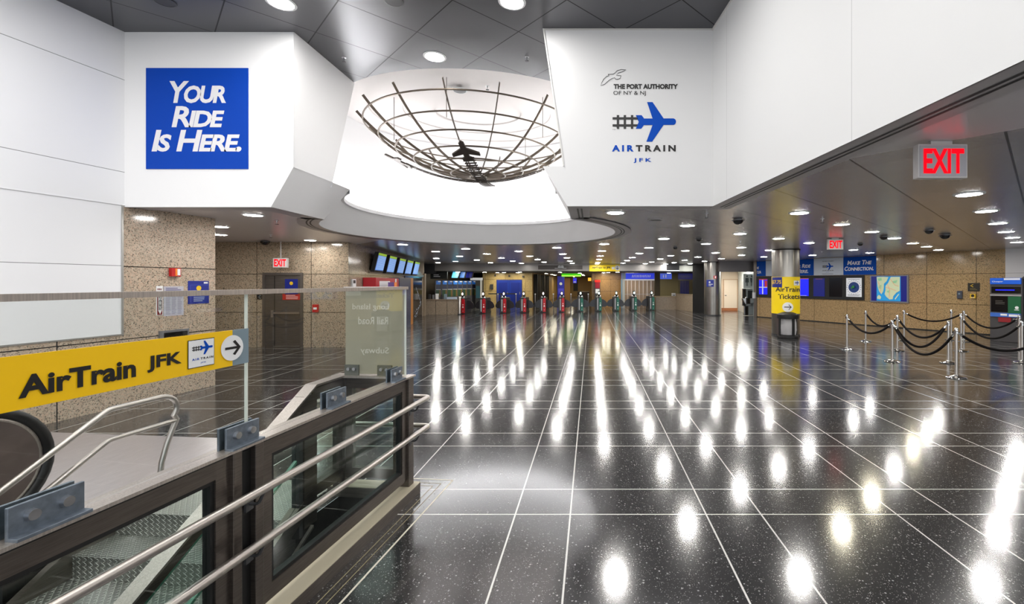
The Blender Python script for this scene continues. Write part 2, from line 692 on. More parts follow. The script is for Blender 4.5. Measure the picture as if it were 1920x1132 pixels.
WL_JOINT = 11.16       # the one upright joint in the low granite under the white panels
TERRAZZO = terrazzo()
GRAN_NEAR = granite('granite_pink', (194, 177, 157), 40, WL_JOINT)
GRAN_BACK = granite('granite_buff', (182, 167, 145), 1.55, .4, grain=60)
GRAN_FAR = granite('granite_grey_buff', (160, 148, 130), 1.55, .1)
GRAN_RIGHT = granite('granite_warm_lit', (184, 157, 115), 1.55, .3, (1.05, 2.17), grain=62)  # warm lamp light put into the granite tint
GRAN_COUNTER = granite('granite_counter', (176, 160, 138), 1.2, .4, (), .2)
PANEL_YELLOW_LIT = granite('granite_yellow_lit', (200, 176, 120), 1.5, .2, (1.2, 2.1), .25)  # yellow light on the far wall put into its tint
WHITE = seamed('white_panel', (236, 236, 238), (2.10, 3.50, 4.88))
WHITE_LEFT = mat('white_paint_left', (242, 241, 241), .45, spec=.3)
WHITE_PLAIN = mat('white_paint', (224, 223, 223), .45, spec=.3)
WHITE_RIGHT = seamed('white_panel_right', (226, 226, 226), (), (.52, 3.1), .45, .008, .72)
DRUM_WHITE = mat('drum_white', (242, 242, 243), .6, spec=.2)
DOME_PAINT = mat('dome_paint', (214, 209, 207), .6, spec=.2)
LIP_WHITE = mat('lip_white', (244, 243, 243), .5, spec=.3)
CEIL_LOW = metal_ceiling('brushed_ceiling_panel', (186, 184, 186), .6, .26, (1.525, .30), .018, (.7625, 7.15), .005, .10, (6.6, (206, 202, 204)))
CEIL_LEFT = mat('painted_soffit', (172, 168, 170), .4, .25)
CEIL_HIGH = metal_ceiling('charcoal_ceiling_panel', (98, 98, 101), .8, .36, (1.53, 9.40), .016, (1.513, 4.175), .016)
BAND = mat('soffit_band', (176, 172, 174), .4, .1)
BLACK = mat('black', (9, 9, 9), .5)
BLACK_GLOSS = mat('black_gloss', (10, 10, 12), .12)
DARK = mat('dark_concrete', (34, 32, 30), .7)
DARK_GREY = mat('dark_grey', (52, 52, 54), .45)
LEDGE_LIT = mat('lit_ledge', (196, 186, 162), .45)  # curb ledge; the light falling on it put into the pale colour
FRAME = brushed('bronze_steel', (104, 96, 90), .34, (8, 8, 160), .08, .85)
CAP = brushed('cap_steel', (196, 186, 178), .34, (160, 160, 6), .08, .8)
SKIRT = brushed('skirt_steel', (112, 104, 97), .38, (8, 8, 160), .08, .8)
CAP_GREY = brushed('cap_steel_grey', (160, 151, 146), .34, (160, 160, 6), .08, .8)
TUBE = mat('satin_stainless', (200, 193, 187), .33, 1.0)
CHROME = mat('chrome', (214, 214, 214), .09, 1.0)
ZINC = brushed('zinc_bracket', (122, 131, 142), .45, (40, 40, 40), .2, .75)
BOLT = mat('bolt_steel', (190, 190, 192), .28, 1.0)
LANDING = brushed('landing_plate', (206, 200, 202), .36, (240, 5, 5), .1, .7)
BALUSTRADE = brushed('escalator_panel', (120, 108, 104), .4, (5, 5, 5), .05, .8)
RUBBER = mat('rubber_handrail', (16, 15, 15), .4)
DIAMOND = diamond_plate()
GLASS = glass('clear_glass', (.93, .945, .935))
GLASS_LOW = glass('green_glass', (.86, .925, .90))
GLASS_EDGE = mat('glass_edge', (216, 220, 210), .3)
GLASS_EDGE_GREEN = mat('green_glass_edge', (92, 140, 120), .25)
FROST = glass('frosted_panel', (.6, .6, .52), 1.45, .84, lin((192, 189, 172)))
FROST_TEXT = mat('frosted_lettering', (206, 203, 190), .5)
STEEL_COL = brushed('column_steel', (146, 142, 136), .3, (3, 3, 1), .02, 1.0)
DOOR_STEEL = brushed('door_steel', (98, 92, 88), .4, (4, 4, 90), .06, .55)
BLUE = mat('sign_blue', (0, 66, 176), .5, spec=.15)
NAVY = mat('poster_navy', (14, 34, 132), .4)
YELLOW = mat('sign_yellow', (250, 198, 0), .4)
YELLOW_LEMON = mat('column_sign_yellow', (255, 220, 0), .4)  # lemon yellow of the column and header signs
INK = mat('black_ink', (20, 18, 18), .5)
PRINT_WHITE = mat('print_white', (236, 236, 236), .5)
PRINT_GREY = mat('print_grey', (206, 208, 210), .5)
GREYBLUE = mat('sign_greyblue', (124, 142, 152), .4)
RED = mat('alarm_red', (186, 22, 24), .35)
RED_DARK = mat('panel_red', (176, 16, 30), .35)
GREEN = mat('panel_green', (6, 92, 74), .35)
MAROON = mat('maroon', (124, 34, 28), .4)
GOLD = mat('gold_yellow', (236, 194, 28), .4)
ORANGE = mat('orange', (232, 130, 30), .4)
LAMP = lamp_mat('downlight_lens', (1.0, .97, .93), LOW_LAMP)
LAMP_WARM = lamp_mat('warm_downlight_lens', (1.0, .93, .72), LOW_LAMP)
LAMP_HIGH = lamp_mat('hall_downlight_lens', (1.0, .985, .96), HIGH_LAMP)
COVE = lamp_mat('cove_strip', (1.0, .995, .985), COVE_LAMP)
EXIT_RED = mat('exit_letter_red', (110, 4, 10), .4, emit=1.7, spec=.03, ecol=(255, 8, 26))
EXIT_BACK = mat('exit_face', (178, 176, 182), .4, .2)
SIGN_SHELL = mat('exit_shell', (204, 200, 198), .4, .2)
SCREEN_BLUE = mat('screen_light_blue', (88, 138, 214), .3, emit=.55)
SCREEN_ROW = mat('screen_row', (172, 206, 244), .3, emit=.8)
SCREEN_GREEN = mat('screen_lime', (150, 190, 24), .3, emit=.7)
SCREEN_DEEP = mat('screen_royal', (20, 30, 232), .3, emit=.9)
SCREEN_DIM = mat('screen_dim_blue', (16, 26, 118), .3, emit=.35)
SCREEN_WHITE = mat('screen_white', (212, 214, 218), .3, emit=.45)
SCREEN_CYAN = mat('screen_cyan', (92, 184, 228), .3, emit=.7)
MAP_SEA = mat('map_sea', (34, 152, 218), .35, emit=.35)
MAP_LAND = mat('map_land', (196, 206, 170), .35, emit=.35)
MAP_PARK = mat('map_park', (140, 194, 150), .35, emit=.35)
MAP_ROAD = mat('map_road', (226, 150, 110), .35, emit=.35)
GREY_FRAME = mat('grey_frame', (132, 132, 136), .4, .5)
CASE_GREY = mat('machine_grey', (78, 76, 78), .4, .3)
BANNER_BLUE = mat('banner_blue', (0, 74, 172), .5, spec=.15)
ROPE = mat('velvet_rope', (14, 9, 9), .8, spec=.2)
BAG = glass('clear_bag', (.8, .8, .8), 1.3, .62, (.78, .78, .8))

# ------------------------------------------------------------------ the room
TH = math.radians(5.3)


def L(a, b, z=0.0):
    """Stairwell frame: a towards the viewer along the guard, b across to the escalator."""
    return Vector((-1.56 - a * math.sin(TH) - b * math.cos(TH), 3.98 - a * math.cos(TH) + b * math.sin(TH), z))


WL = Wall((-8.81, -5.0), (-6.78, 8.17))          # long wall on the left
WB = Wall((-11.5, 12.94), (-6.94, 12.94))        # wall with the steel door
WF = Wall((-6.94, 12.94), (-9.45, 25.6))         # wall with the departure screens
WR = Wall((8.85, 24.5), (8.85 + .519 * 16, 24.5 - .854 * 16))   # wall with the banners
WU = Wall((1.80, 6.71), (2.94, -5.9))            # upper wall on the right of the tall hall
WFL = Wall((-6.99, 6.79), (-4.46, 6.79))         # upper wall with the blue panel
WFR = Wall((-.72, 6.71), (1.80, 6.71))           # upper wall with the logo
CX, CY = -2.57, 10.30                            # middle of the globe opening

# floor with the stairwell cut out of it
hole = [L(.1, .12), L(9, .12), L(9, 3.95), L(.54, 3.95), L(.54, .62), L(.1, .62)]
fl = M().region([(-16, -9), (26, -9), (26, 64), (-16, 64)], [hole], 0.0)
struct(fl, 'floor', TERRAZZO)
w = M()
for i in range(len(hole)):
    p, q = hole[i], hole[(i + 1) % len(hole)]
    w.quad(Vector((p.x, p.y, -3.4)), Vector((q.x, q.y, -3.4)), Vector((q.x, q.y, -.001)), Vector((p.x, p.y, -.001)))
w.region(hole, [], -3.4)
struct(w, 'wall_stairwell', DARK)

# light border strips set into the floor round the stairwell
for d, wd in ((.10, .006), (.155, .006), (.23, .014)):
    t = M()
    a, b = L(-d - .05, -d), L(7, -d)
    t.quad(L(-d - .05, -d - wd, .0012), L(-d - .05, -d, .0012), L(7, -d, .0012), L(7, -d - wd, .0012))
    t.quad(L(-d - .05 - wd, -d - wd, .0012), L(-d - .05 - wd, 1.0, .0012), L(-d - .05, 1.0, .0012), L(-d - .05, -d, .0012))
    struct(t, 'trim_1', mat('floor_strip', (214, 206, 188) if wd > .01 else (150, 138, 104), .35))

# left wall: white panels above, granite below and at its end
s_gr = WL.s(229)
struct(M().wquad(WL, 0, s_gr, 1.075, 2.98).wquad(WL, 0, s_gr + .12, 2.98, ZHIGH), 'wall_left', WHITE)
g = M()
g.wquad(WL, 0, s_gr, 0, 1.075)
g.wquad(WL, s_gr, WL.len, 0, ZLOW)
g.quad(WL.pt(WL.len, 0), Vector((-12.5, 8.35, 0)), Vector((-12.5, 8.35, ZLOW)), WL.pt(WL.len, ZLOW), [(0, 0), (5, 0), (5, 3), (0, 3)])
struct(g, 'wall_left_granite', GRAN_NEAR)
t = M().wbox(WL, s_gr - .012, s_gr + .012, 1.06, 3.0, 0, .012)
t.wbox(WL, 0, s_gr, 1.065, 1.085, 0, .012)
struct(t, 'trim_2', mat('edge_trim', (178, 176, 172), .35, .8))

# recess on the left: wall with the door, wall with the screens
b = M()
b.wquad(WB, 0, WB.len, 0, ZLOW)
b.quad(Vector((-11.5, 8.3, 0)), Vector((-11.5, 12.94, 0)), Vector((-11.5, 12.94, ZLOW)), Vector((-11.5, 8.3, ZLOW)), [(0, 0), (4, 0), (4, 3), (0, 3)])
struct(b, 'wall_back_left', GRAN_BACK)
struct(M().wquad(WF, 0, WF.len, 0, ZLOW), 'wall_left_far', GRAN_FAR)

# upper walls of the tall hall
ul = M().slab([(-7.10, 6.79, 2.98), (-4.80, 6.79, 2.98), (-4.462, 6.79, 3.58), (-4.462, 6.79, ZHIGH), (-7.10, 6.79, ZHIGH)], (0, .04, 0))
ul.quad((-4.455, 6.79, 3.575), (-4.455, 7.80, 3.575), (-4.455, 8.52, ZHIGH), (-4.455, 6.79, ZHIGH))
struct(ul, 'wall_front_left', WHITE_LEFT)
ur = M().slab([(-.36, 6.71, 2.98), (1.80, 6.71, 2.98), (1.80, 6.71, ZHIGH), (-.71, 6.71, ZHIGH), (-.41, 6.71, 3.57), (-.72, 6.71, 3.57)], (0, .04, 0))
ur.quad((-.40, 6.71, 3.5), (-.40, 7.9, 3.5), (-.71, 8.50, ZHIGH), (-.71, 6.71, ZHIGH))
struct(ur, 'wall_front_right', WHITE_PLAIN)
struct(M().wquad(WU, 0, WU.len, 2.98, ZHIGH), 'wall_right_upper', WHITE_RIGHT)
struct(M().quad((1.85, 6.75, 2.985), (3.0, -5.9, 2.985), (3.0, -5.9, ZHIGH), (1.85, 6.75, ZHIGH)), 'wall_right_upper_back', DARK)
t = M().beam((-.71, 6.70, ZHIGH), (-.41, 6.70, 3.57), .02, .02)
t.beam((-.71, 6.70, ZHIGH - .008), (1.8, 6.70, ZHIGH - .008), .016, .016)
t.beam(WU.pt(0, ZHIGH - .012, .01), WU.pt(WU.len, ZHIGH - .012, .01), .02, .024)
struct(t, 'trim_3', mat('pale_edge', (214, 212, 208), .4))

# lip of the opening: a leaning band, straight at the sides and round behind
n = 72
a_s, a_e = math.radians(224.1), math.radians(-44.9)
low = [(-4.80, 6.79), (-4.80, 7.5)] + arc_pts(CX, CY, 3.105, a_s, a_e, n) + [(-.36, 7.5), (-.36, 6.71)]
top = [(-4.46, 6.79), (-4.46, 7.6)] + arc_pts(CX, CY, 2.68, a_s, a_e, n) + [(-.70, 7.6), (-.70, 6.71)]
lip = M()
lip.add([(x, y, 2.98) for x, y in low] + [(x, y, 3.58) for x, y in top], [(i, i + 1, len(low) + i + 1, len(low) + i) for i in range(len(low) - 1)])
struct(lip, 'wall_opening_lip', LIP_WHITE, smooth=True)
back = [(-4.62, 6.79), (-4.62, 7.6)] + arc_pts(CX, CY, 3.3, a_s, a_e, n) + [(-.40, 7.6), (-.40, 6.71)]
tr = M()
top, back = top[2:-2], back[2:-2]
tr.add([(x, y, 3.50) for x, y in top] + [(x, y, 3.50) for x, y in back], [(i, i + 1, len(top) + i + 1, len(top) + i) for i in range(len(top) - 1)])
tr.add([(x, y, 3.58) for x, y in top] + [(x, y, 3.50) for x, y in top], [(i, len(top) + i, len(top) + i + 1, i + 1) for i in range(len(top) - 1)])
struct(tr, 'wall_cove_trough', DRUM_WHITE, smooth=True)

# round drum above it, narrowing upwards to the oval rim
levels = 8
dr = M()
rows = []
for k in range(levels + 1):
    f = k / levels
    z = 3.48 + (ZHIGH - 3.48) * f
    ra, rb = 3.15 + (2.92 - 3.15) * f, 3.15 + (2.36 - 3.15) * f
    xl, xr = -1.89, 1.86 + .30 * (1 - f)
    al, ar = 2 * PI - math.acos(max(-1, xl / ra)), -math.acos(min(1, xr / ra))
    rows.append([(CX + ra * math.cos(al + (ar - al) * i / n), CY + rb * math.sin(al + (ar - al) * i / n), z) for i in range(n + 1)])
dr.v = [Vector(p) for r in rows for p in r]
dr.f = [(k * (n + 1) + i, k * (n + 1) + i + 1, (k + 1) * (n + 1) + i + 1, (k + 1) * (n + 1) + i) for k in range(levels) for i in range(n)]
struct(dr, 'wall_drum', DRUM_WHITE, smooth=True)
dome = M()
prof = [(1.03, 0), (1.0, .03), (.80, .03), (.795, .06), (.56, .06), (.555, .09), (.33, .09), (.325, .12), (0.001, .12)]
k0 = len(prof)
for j in range(n):
    a = 2 * PI * j / n
    dome.v += [Vector((CX + 2.92 * r * math.cos(a), CY + 2.36 * r * math.sin(a), ZHIGH + z)) for r, z in prof]
for j in range(n):
    for i in range(k0 - 1):
        dome.f.append((j * k0 + i, j * k0 + i + 1, ((j + 1) % n) * k0 + i + 1, ((j + 1) % n) * k0 + i))
struct(dome, 'ceiling_dome', DOME_PAINT, smooth=True)

# high ceiling, in front of the oval
rim = [(CX + 2.92 * math.cos(a), CY + 2.36 * math.sin(a)) for a in [math.radians(229.7 + (309.6 - 229.7) * i / 30) for i in range(31)]]
hc = M().region([(-9.1, -5.9), (-7.12, 6.83), (-4.46, 6.83)] + rim + [(-.71, 6.71), (1.80, 6.71), (2.94, -5.9)], [], ZHIGH, down=True)
struct(hc, 'ceiling_high', CEIL_HIGH)

# low ceiling with the hall and the round opening cut out
outline = [(-8.95, -5.9), (-6.98, 6.79)] + low + [(1.80, 6.71), (2.94, -5.9)]
lc = M().region([(-12.6, -6), (25, -6), (25, 28.35), (-12.6, 28.35)], [outline], ZLOW, down=True)
struct(lc, 'ceiling_low', CEIL_LOW)

# grey soffit bands with double slots
band = M()
band.box(-6.99, -4.80, 6.83, 7.14, 2.985, 2.999)
band.box(-5.13, -4.80, 6.83, 8.14, 2.984, 2.998)
ring_in, ring_out = arc_pts(CX, CY, 3.10, a_s, a_e, n), arc_pts(CX, CY, 3.46, a_s, a_e, n)
band.add([(x, y, 2.984) for x, y in ring_in] + [(x, y, 2.984) for x, y in ring_out], [(i, n + 1 + i, n + 2 + i, i + 1) for i in range(n)])
band.box(-.36, -.03, 6.75, 8.1, 2.984, 2.998)
band.box(-.36, 1.80, 6.75, 7.04, 2.985, 2.999)
band.quad(WU.pt(-.3, 2.984, -.02), WU.pt(WU.len, 2.984, -.02), WU.pt(WU.len, 2.984, -.34), WU.pt(-.3, 2.984, -.34))
struct(band, 'trim_4', BAND)
slot = M()
for r in (3.235, 3.295):
    i1, o1 = arc_pts(CX, CY, r, a_s, a_e, n), arc_pts(CX, CY, r + .026, a_s, a_e, n)
    slot.add([(x, y, 2.981) for x, y in i1] + [(x, y, 2.981) for x, y in o1], [(i, n + 1 + i, n + 2 + i, i + 1) for i in range(n)])
    o = r - 3.10
    slot.box(-.36 + o, -.36 + o + .026, 6.95, 8.0, 2.979, 2.981)
    slot.quad(WU.pt(-.1, 2.981, -o), WU.pt(WU.len, 2.981, -o), WU.pt(WU.len, 2.981, -o - .026), WU.pt(-.1, 2.981, -o - .026))
struct(slot, 'trim_5', BLACK)

# the hidden cove light
cv = M()                                     # a ribbon facing the drum, shielded from the hall by the lip
rb_ = arc_pts(CX, CY, 2.74, a_s - .05, a_e + .05, n)
cv.add([(x, y, 3.505) for x, y in rb_] + [(x, y, 3.565) for x, y in rb_], [(i, i + 1, n + 2 + i, n + 1 + i) for i in range(n)])
one(cv, 'cove_light', COVE, 'white strip light hidden behind the lip of the round globe opening', 'light', smooth=True)

# far end: header, lower ceiling behind it, walls round the gates
struct(M().box(-9.78, 4.7, 28.3, 28.7, 2.57, 3.0), 'wall_header', mat('header_grey', (150, 146, 142), .35, .3))
struct(M().quad((-14, 28.5, 2.57), (14, 28.5, 2.57), (14, 64, 2.57), (-14, 64, 2.57)), 'ceiling_far', mat('far_ceiling', (96, 92, 88), .6))
WY = Wall((-8.16, 34.0), (-4.44, 34.0))
WM = Wall((.04, 34.0), (2.24, 34.0))
struct(M().wquad(WY, 0, WY.len, 0, 2.57), 'wall_far_left', PANEL_YELLOW_LIT)
struct(M().wquad(WM, 0, WM.len, 0, 2.57), 'wall_far_middle', granite('granite_orange', (182, 140, 82), 1.2, .2, (1.2, 2.1), .25))
cor = M()
cor.quad((-4.44, 34, 0), (-4.44, 60, 0), (-4.44, 60, 2.57), (-4.44, 34, 2.57))
cor.quad((.04, 60, 0), (.04, 34, 0), (.04, 34, 2.57), (.04, 60, 2.57))
cor.quad((-4.44, 60, 0), (.04, 60, 0), (.04, 60, 2.57), (-4.44, 60, 2.57))
struct(cor, 'wall_corridor', mat('corridor_beige', (206, 170, 112), .5))
WT = Wall((-11.6, 29.2), (-9.2, 36.2))          # behind the row of ticket machines
struct(M().wquad(WT, 0, WT.len, 0, 2.57), 'wall_ticket_side', mat('ticket_wall', (74, 66, 58), .4))
bk = M()
bk.quad((-9.46, 25.6, 0), (-12, 28.5, 0), (-12, 28.5, 3), (-9.46, 25.6, 3))
bk.quad((-12, 28.5, 0), (-11.6, 29.2, 0), (-11.6, 29.2, 3), (-12, 28.5, 3))
struct(bk, 'wall_far_left_corner', DARK_GREY)

# shop, booth and restroom side
WS = Wall((2.24, 33.0), (4.60, 33.0))
sh = M()
sh.quad((2.24, 36.5, 0), (6.2, 36.5, 0), (6.2, 36.5, 2.57), (2.24, 36.5, 2.57))
sh.quad((2.24, 34, 0), (2.24, 36.5, 0), (2.24, 36.5, 2.57), (2.24, 34, 2.57))
struct(sh, 'wall_shop_back', mat('shop_back', (176, 150, 120), .6))
struct(M().box(4.60, 4.98, 32.9, 33.3, 0, 2.57), 'wall_shop_pier', mat('pier_olive', (88, 76, 50), .5))
struct(M().box(4.7, 10, 28.3, 28.6, 2.62, 3.0), 'wall_booth_header', mat('booth_header', (34, 33, 34), .3))
struct(M().box(-12.6, -9.78, 28.3, 28.6, 2.4, 3.0), 'wall_header_dark', DARK_GREY)
bw = M()
bw.quad((4.98, 36.4, 0), (10, 36.4, 0), (10, 36.4, 2.57), (4.98, 36.4, 2.57))
struct(bw, 'wall_booth_back', mat('booth_back', (128, 118, 84), .5))
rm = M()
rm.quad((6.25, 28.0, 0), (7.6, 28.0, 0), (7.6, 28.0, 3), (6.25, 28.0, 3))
struct(rm, 'wall_recess_shade', BLACK)  # black sheet standing in for the shade inside the opening
rb = M()
rb.quad((7.6, 30.0, 0), (9.70, 30.0, 0), (9.70, 30.0, 2.6), (7.6, 30.0, 2.6))
rb.quad((7.6, 26.5, 0), (7.6, 30.0, 0), (7.6, 30.0, 2.6), (7.6, 26.5, 2.6))
struct(rb, 'wall_restroom_back', mat('restroom_cream', (232, 214, 192), .4))
WRS = Wall((9.70, 30.0), (8.95, 24.75))
struct(M().wquad(WRS, 0, WRS.len, 0, 2.6), 'wall_restroom_side', mat('restroom_tile', (206, 220, 222), .25))
struct(M().quad((7.5, 25.2, 2.6), (10, 25.2, 2.6), (10, 30.2, 2.6), (7.5, 30.2, 2.6)), 'ceiling_restroom', WHITE_PLAIN)
struct(M().box(7.05, 8.98, 24.9, 25.25, 2.44, 3.0), 'wall_restroom_header', mat('soffit_grey', (104, 100, 100), .4, .2))
struct(M().box(7.9, 9.62, 29.9, 29.98, 0, .17), 'baseboard_restroom', mat('base_brown', (168, 104, 64), .4))

# wall with the banners
s_w = WR.s(1885)
r = M().wquad(WR, 0, s_w, 0, ZLOW)
struct(r, 'wall_right', GRAN_RIGHT)
struct(M().wquad(WR, s_w, 16, 0, ZLOW), 'wall_right_white', seamed('white_right', (226, 224, 226), (2.17,)))
struct(M().wbox(WR, -.05, s_w, 0, .035, 0, .02), 'baseboard_right', DARK)

# unseen outer walls; the far sides added to keep background light out
END = mat('end_wall', (150, 130, 104), .4)
cl = M()
cl.quad((25, -9, 0), (25, 28.5, 0), (25, 28.5, 3), (25, -9, 3))
struct(cl, 'wall_right_end', END)
cl = M()
cl.quad((14, 28.5, 0), (14, 64, 0), (14, 64, 2.57), (14, 28.5, 2.57))
cl.quad((-14, 28.5, 0), (-14, 64, 0), (-14, 64, 2.57), (-14, 28.5, 2.57))
cl.quad((-14, 64, 0), (14, 64, 0), (14, 64, 2.57), (-14, 64, 2.57))
cl.quad((9.8, 28.5, 0), (25, 28.5, 0), (25, 28.5, 3), (9.8, 28.5, 3))
struct(cl, 'wall_far_blockers', DARK_GREY)

# ------------------------------------------------------------------ downlights
def make_downlight(lens, r):
    o = thing('downlight', '', 'light')
    M().lathe([(r + .035, 0), (r + .033, -.008), (r, -.012), (r - .004, -.004)], n=28).build('trim_ring', PRINT_WHITE, o, smooth=True)
    m = M()
    m.v = [Vector((r * math.cos(2 * PI * i / 16), -r * math.sin(2 * PI * i / 16), -.0125)) for i in range(16)]
    m.f = [tuple(range(16))]
    m.build('lens', lens, o)
    return o


def make_flush(lens, r):
    return make_downlight(lens, r)


LOWPX = [(474.7, 402.5), (412.5, 424.5), (412.5, 439.5), (581.7, 450), (755, 458), (816.7, 471), (818, 484), (821.3, 492), (873.3, 466),
         (861.7, 480), (854, 489.5), (912.8, 475.5), (894, 487), (919.5, 492), (940.3, 483.3), (972.5, 470.5), (961.3, 489), (977.5, 493.2),
         (993.3, 479.7), (1008, 486), (1020, 491), (1044, 464), (1055.5, 475.7), (1063, 483), (1068.7, 489), (1073, 493.2), (1133, 457),
         (1128.7, 470), (1125.3, 479.5), (1123.3, 486), (1121, 491.5), (1119.7, 494), (1154, 398), (1244.7, 447), (1216.7, 464), (1198.7, 474.5),
         (1185.5, 482.5), (1175.8, 488), (1168.3, 493), (1210, 494), (1222, 490.8), (1237.8, 485), (1257.8, 478.8), (1248, 494.5), (1264, 492),
         (1289, 422), (1285, 469.5), (1324, 456.5), (1341.7, 473.5), (1308.7, 481.5), (1283.7, 487.5), (1387.5, 437.5), (1389.7, 463.5),
         (1390.5, 478), (1352.8, 484.5), (1294, 494), (1499, 398.5), (1460, 446.7), (1442.5, 468.7), (1432, 481), (1321, 489.5), (1578, 420),
         (1634.7, 434), (1677, 446), (1711.5, 455.5), (1737.3, 462), (1759.5, 468), (1516.7, 455), (1600.3, 468), (1631, 473.5), (1523.5, 478),
         (1816.8, 363.5), (1849, 395), (1870.7, 418), (1886.7, 434), (1898, 445), (1906.7, 453.5)]
WARM = {(1711.5, 455.5), (1634.7, 434), (1578, 420)}
proto = {False: make_downlight(LAMP, .135), True: make_downlight(LAMP_WARM, .135)}
used = set()


def place_light(p, warm, label, group):
    if warm not in used:
        o = proto[warm]; used.add(warm)
        o.location = p; o['label'] = label; o['group'] = group
        INV[o] = Matrix.Translation(p).inverted()
    else:
        copy_thing(proto[warm], p, 0, label, group)


for u, v in LOWPX:
    p = at_height(u, v, ZLOW)
    if (u, v) == (474.7, 402.5):
        lb, gr = 'lit downlight just behind the bottom edge of the wall with the blue panel', 'lone lights'
        gr = None
    elif (u, v) == (581.7, 450): lb, gr = 'lit round downlight in the left recess near the hanging EXIT sign rod', None
    elif u < 500: lb, gr = 'lit round downlight beside the top of the pink granite wall end', 'downlights beside the granite wall end'
    elif (u, v) == (1154, 398): lb, gr = 'big lit downlight just behind the upper wall with the plane logo', None
    elif (u, v) == (1289, 422): lb, gr = 'lit downlight beside the large dome camera behind the logo wall', None
    elif (u, v) == (1499, 398.5): lb, gr = 'lit downlight over the column wrapped in the yellow ticket sign', None
    elif u >= 1810: lb, gr = 'lit downlight in the diagonal row from the big EXIT sign to the white wall', 'downlight row under the big exit sign'
    elif u >= 1560: lb, gr = 'lit downlight in the row leading to the warm-lit granite wall by the map screen', 'downlights before the map wall'
    elif u >= 1340: lb, gr = 'lit round downlight in the metal ceiling between the two steel columns and the banner wall', 'downlights round the steel columns'
    elif p.y > 17: lb, gr = 'small lit round downlight in the metal ceiling in front of the turnstile header', 'downlights before the turnstile header'
    else: lb, gr = 'lit round downlight in the metal ceiling behind the round globe opening', 'downlights behind the globe opening'
    place_light(Vector((p.x, p.y, ZLOW)), (u, v) in WARM, lb, gr)
# lights the room goes on with outside the picture
for x, y in ((6.4, 4.2), (7.6, 2.6), (5.0, 2.6), (3.6, 1.0), (6.2, .6), (9.0, 4.4), (9.6, 1.0), (12, 3), (12.5, 6.5), (15, 8), (4.6, -1.6), (8, -2), (15, 3), (11.4, -.6), (-9.6, 10.4)):
    place_light(Vector((x, y, ZLOW)), False, 'lit round downlight in the low ceiling beside the camera, out of the view', 'downlights outside the view')
# unseen warm lamps behind the header, more added to brighten the far walls
for x, y in ((-6.2, 32.2), (-4.9, 31), (-2.2, 31.5), (1.2, 32.2), (-2.2, 37), (-2.2, 44), (-2.2, 52), (-7.4, 31.4), (-6.9, 33.2), (-5.4, 33.2), (.9, 33.2), (1.8, 31.2), (-9, 31.2), (-8.9, 30.2), (-3.6, 36), (-.9, 35), (-3.5, 40), (-.8, 40), (-3.5, 43.5), (-.8, 46), (-2.2, 48), (-2.2, 56), (-3.4, 52), (3.4, 34.6), (7.6, 33), (5.8, 34)):
    place_light(Vector((x, y, 2.569)), True, 'unseen warm downlight added in the lower ceiling behind the turnstile header', 'unseen downlights added behind the turnstile header')

hall = make_downlight(LAMP_HIGH, .15)
spots = [(815, 106, 'lit round downlight in the charcoal ceiling just in front of the globe oval'), (527, 5, 'lit downlight in the charcoal ceiling above the wall with the blue panel'),
         (960, 3, 'lit downlight in the charcoal ceiling at the top edge, between panel wall and logo wall')]
for i, (u, v, lb) in enumerate(spots):
    p = at_height(u, v, ZHIGH)
    if i == 0:
        hall.location = p; hall['label'] = lb
        INV[hall] = Matrix.Translation(p).inverted()
    else: copy_thing(hall, p, 0, lb)
for x, y in ((-2.6, 4.5), (-5.7, 4.5), (.5, 4.5), (-4.15, 3), (-1.05, 3), (-6.9, 2.9), (-2.6, 1.5), (.2, 1.5), (-5.7, 1.5), (-4.15, 0), (-1.05, 0), (-7.0, 0),
             (-2.6, -1.5), (-5.7, -1.5), (.5, -1.5), (-4.15, -3), (-1.05, -3)):
    copy_thing(hall, (x, y, ZHIGH), 0, 'lit downlight in the charcoal ceiling above the camera, out of the view', 'hall downlights outside the view')


# ceiling speakers, sprinklers, cameras
def speaker(p, r, label, m1):
    o = thing('ceiling_speaker', label, 'speaker', p)
    M().lathe([(r, 0), (r, -.012), (r - .02, -.016)], p, n=28).build('rim', m1, o, smooth=True)
    M().lathe([(r - .02, -.014), (.001, -.012)], p, n=28).build('grille', DARK_GREY, o)
    return o


speaker(at_height(738, 1, ZHIGH), .13, 'dark round speaker in the charcoal ceiling at the top edge of the view', mat('speaker_rim', (70, 70, 72), .4))
speaker(at_height(308, 2, ZHIGH), .13, 'dark round speaker in the charcoal ceiling above the left white wall', mat('speaker_rim2', (70, 70, 72), .4))
speaker(at_height(862, 169, ZHIGH - .005), .14, 'white round speaker in the white dome ceiling inside the globe oval', PRINT_GREY)
speaker(at_height(1228, 411, ZLOW), .13, 'flush round ceiling speaker between logo wall and dome camera', BAND)


def sprinkler(p, label, group=None):
    o = thing('sprinkler_head', label, 'sprinkler', p, 0, group)
    M().lathe([(.035, 0), (.035, -.006), (.012, -.008), (.012, -.04), (.004, -.045), (.004, -.07)], p, n=12).build('body', BOLT, o, smooth=True)
    M().lathe([(.03, -.07), (.032, -.076), (.001, -.078)], p, n=12).build('deflector', DARK_GREY, o, smooth=True)


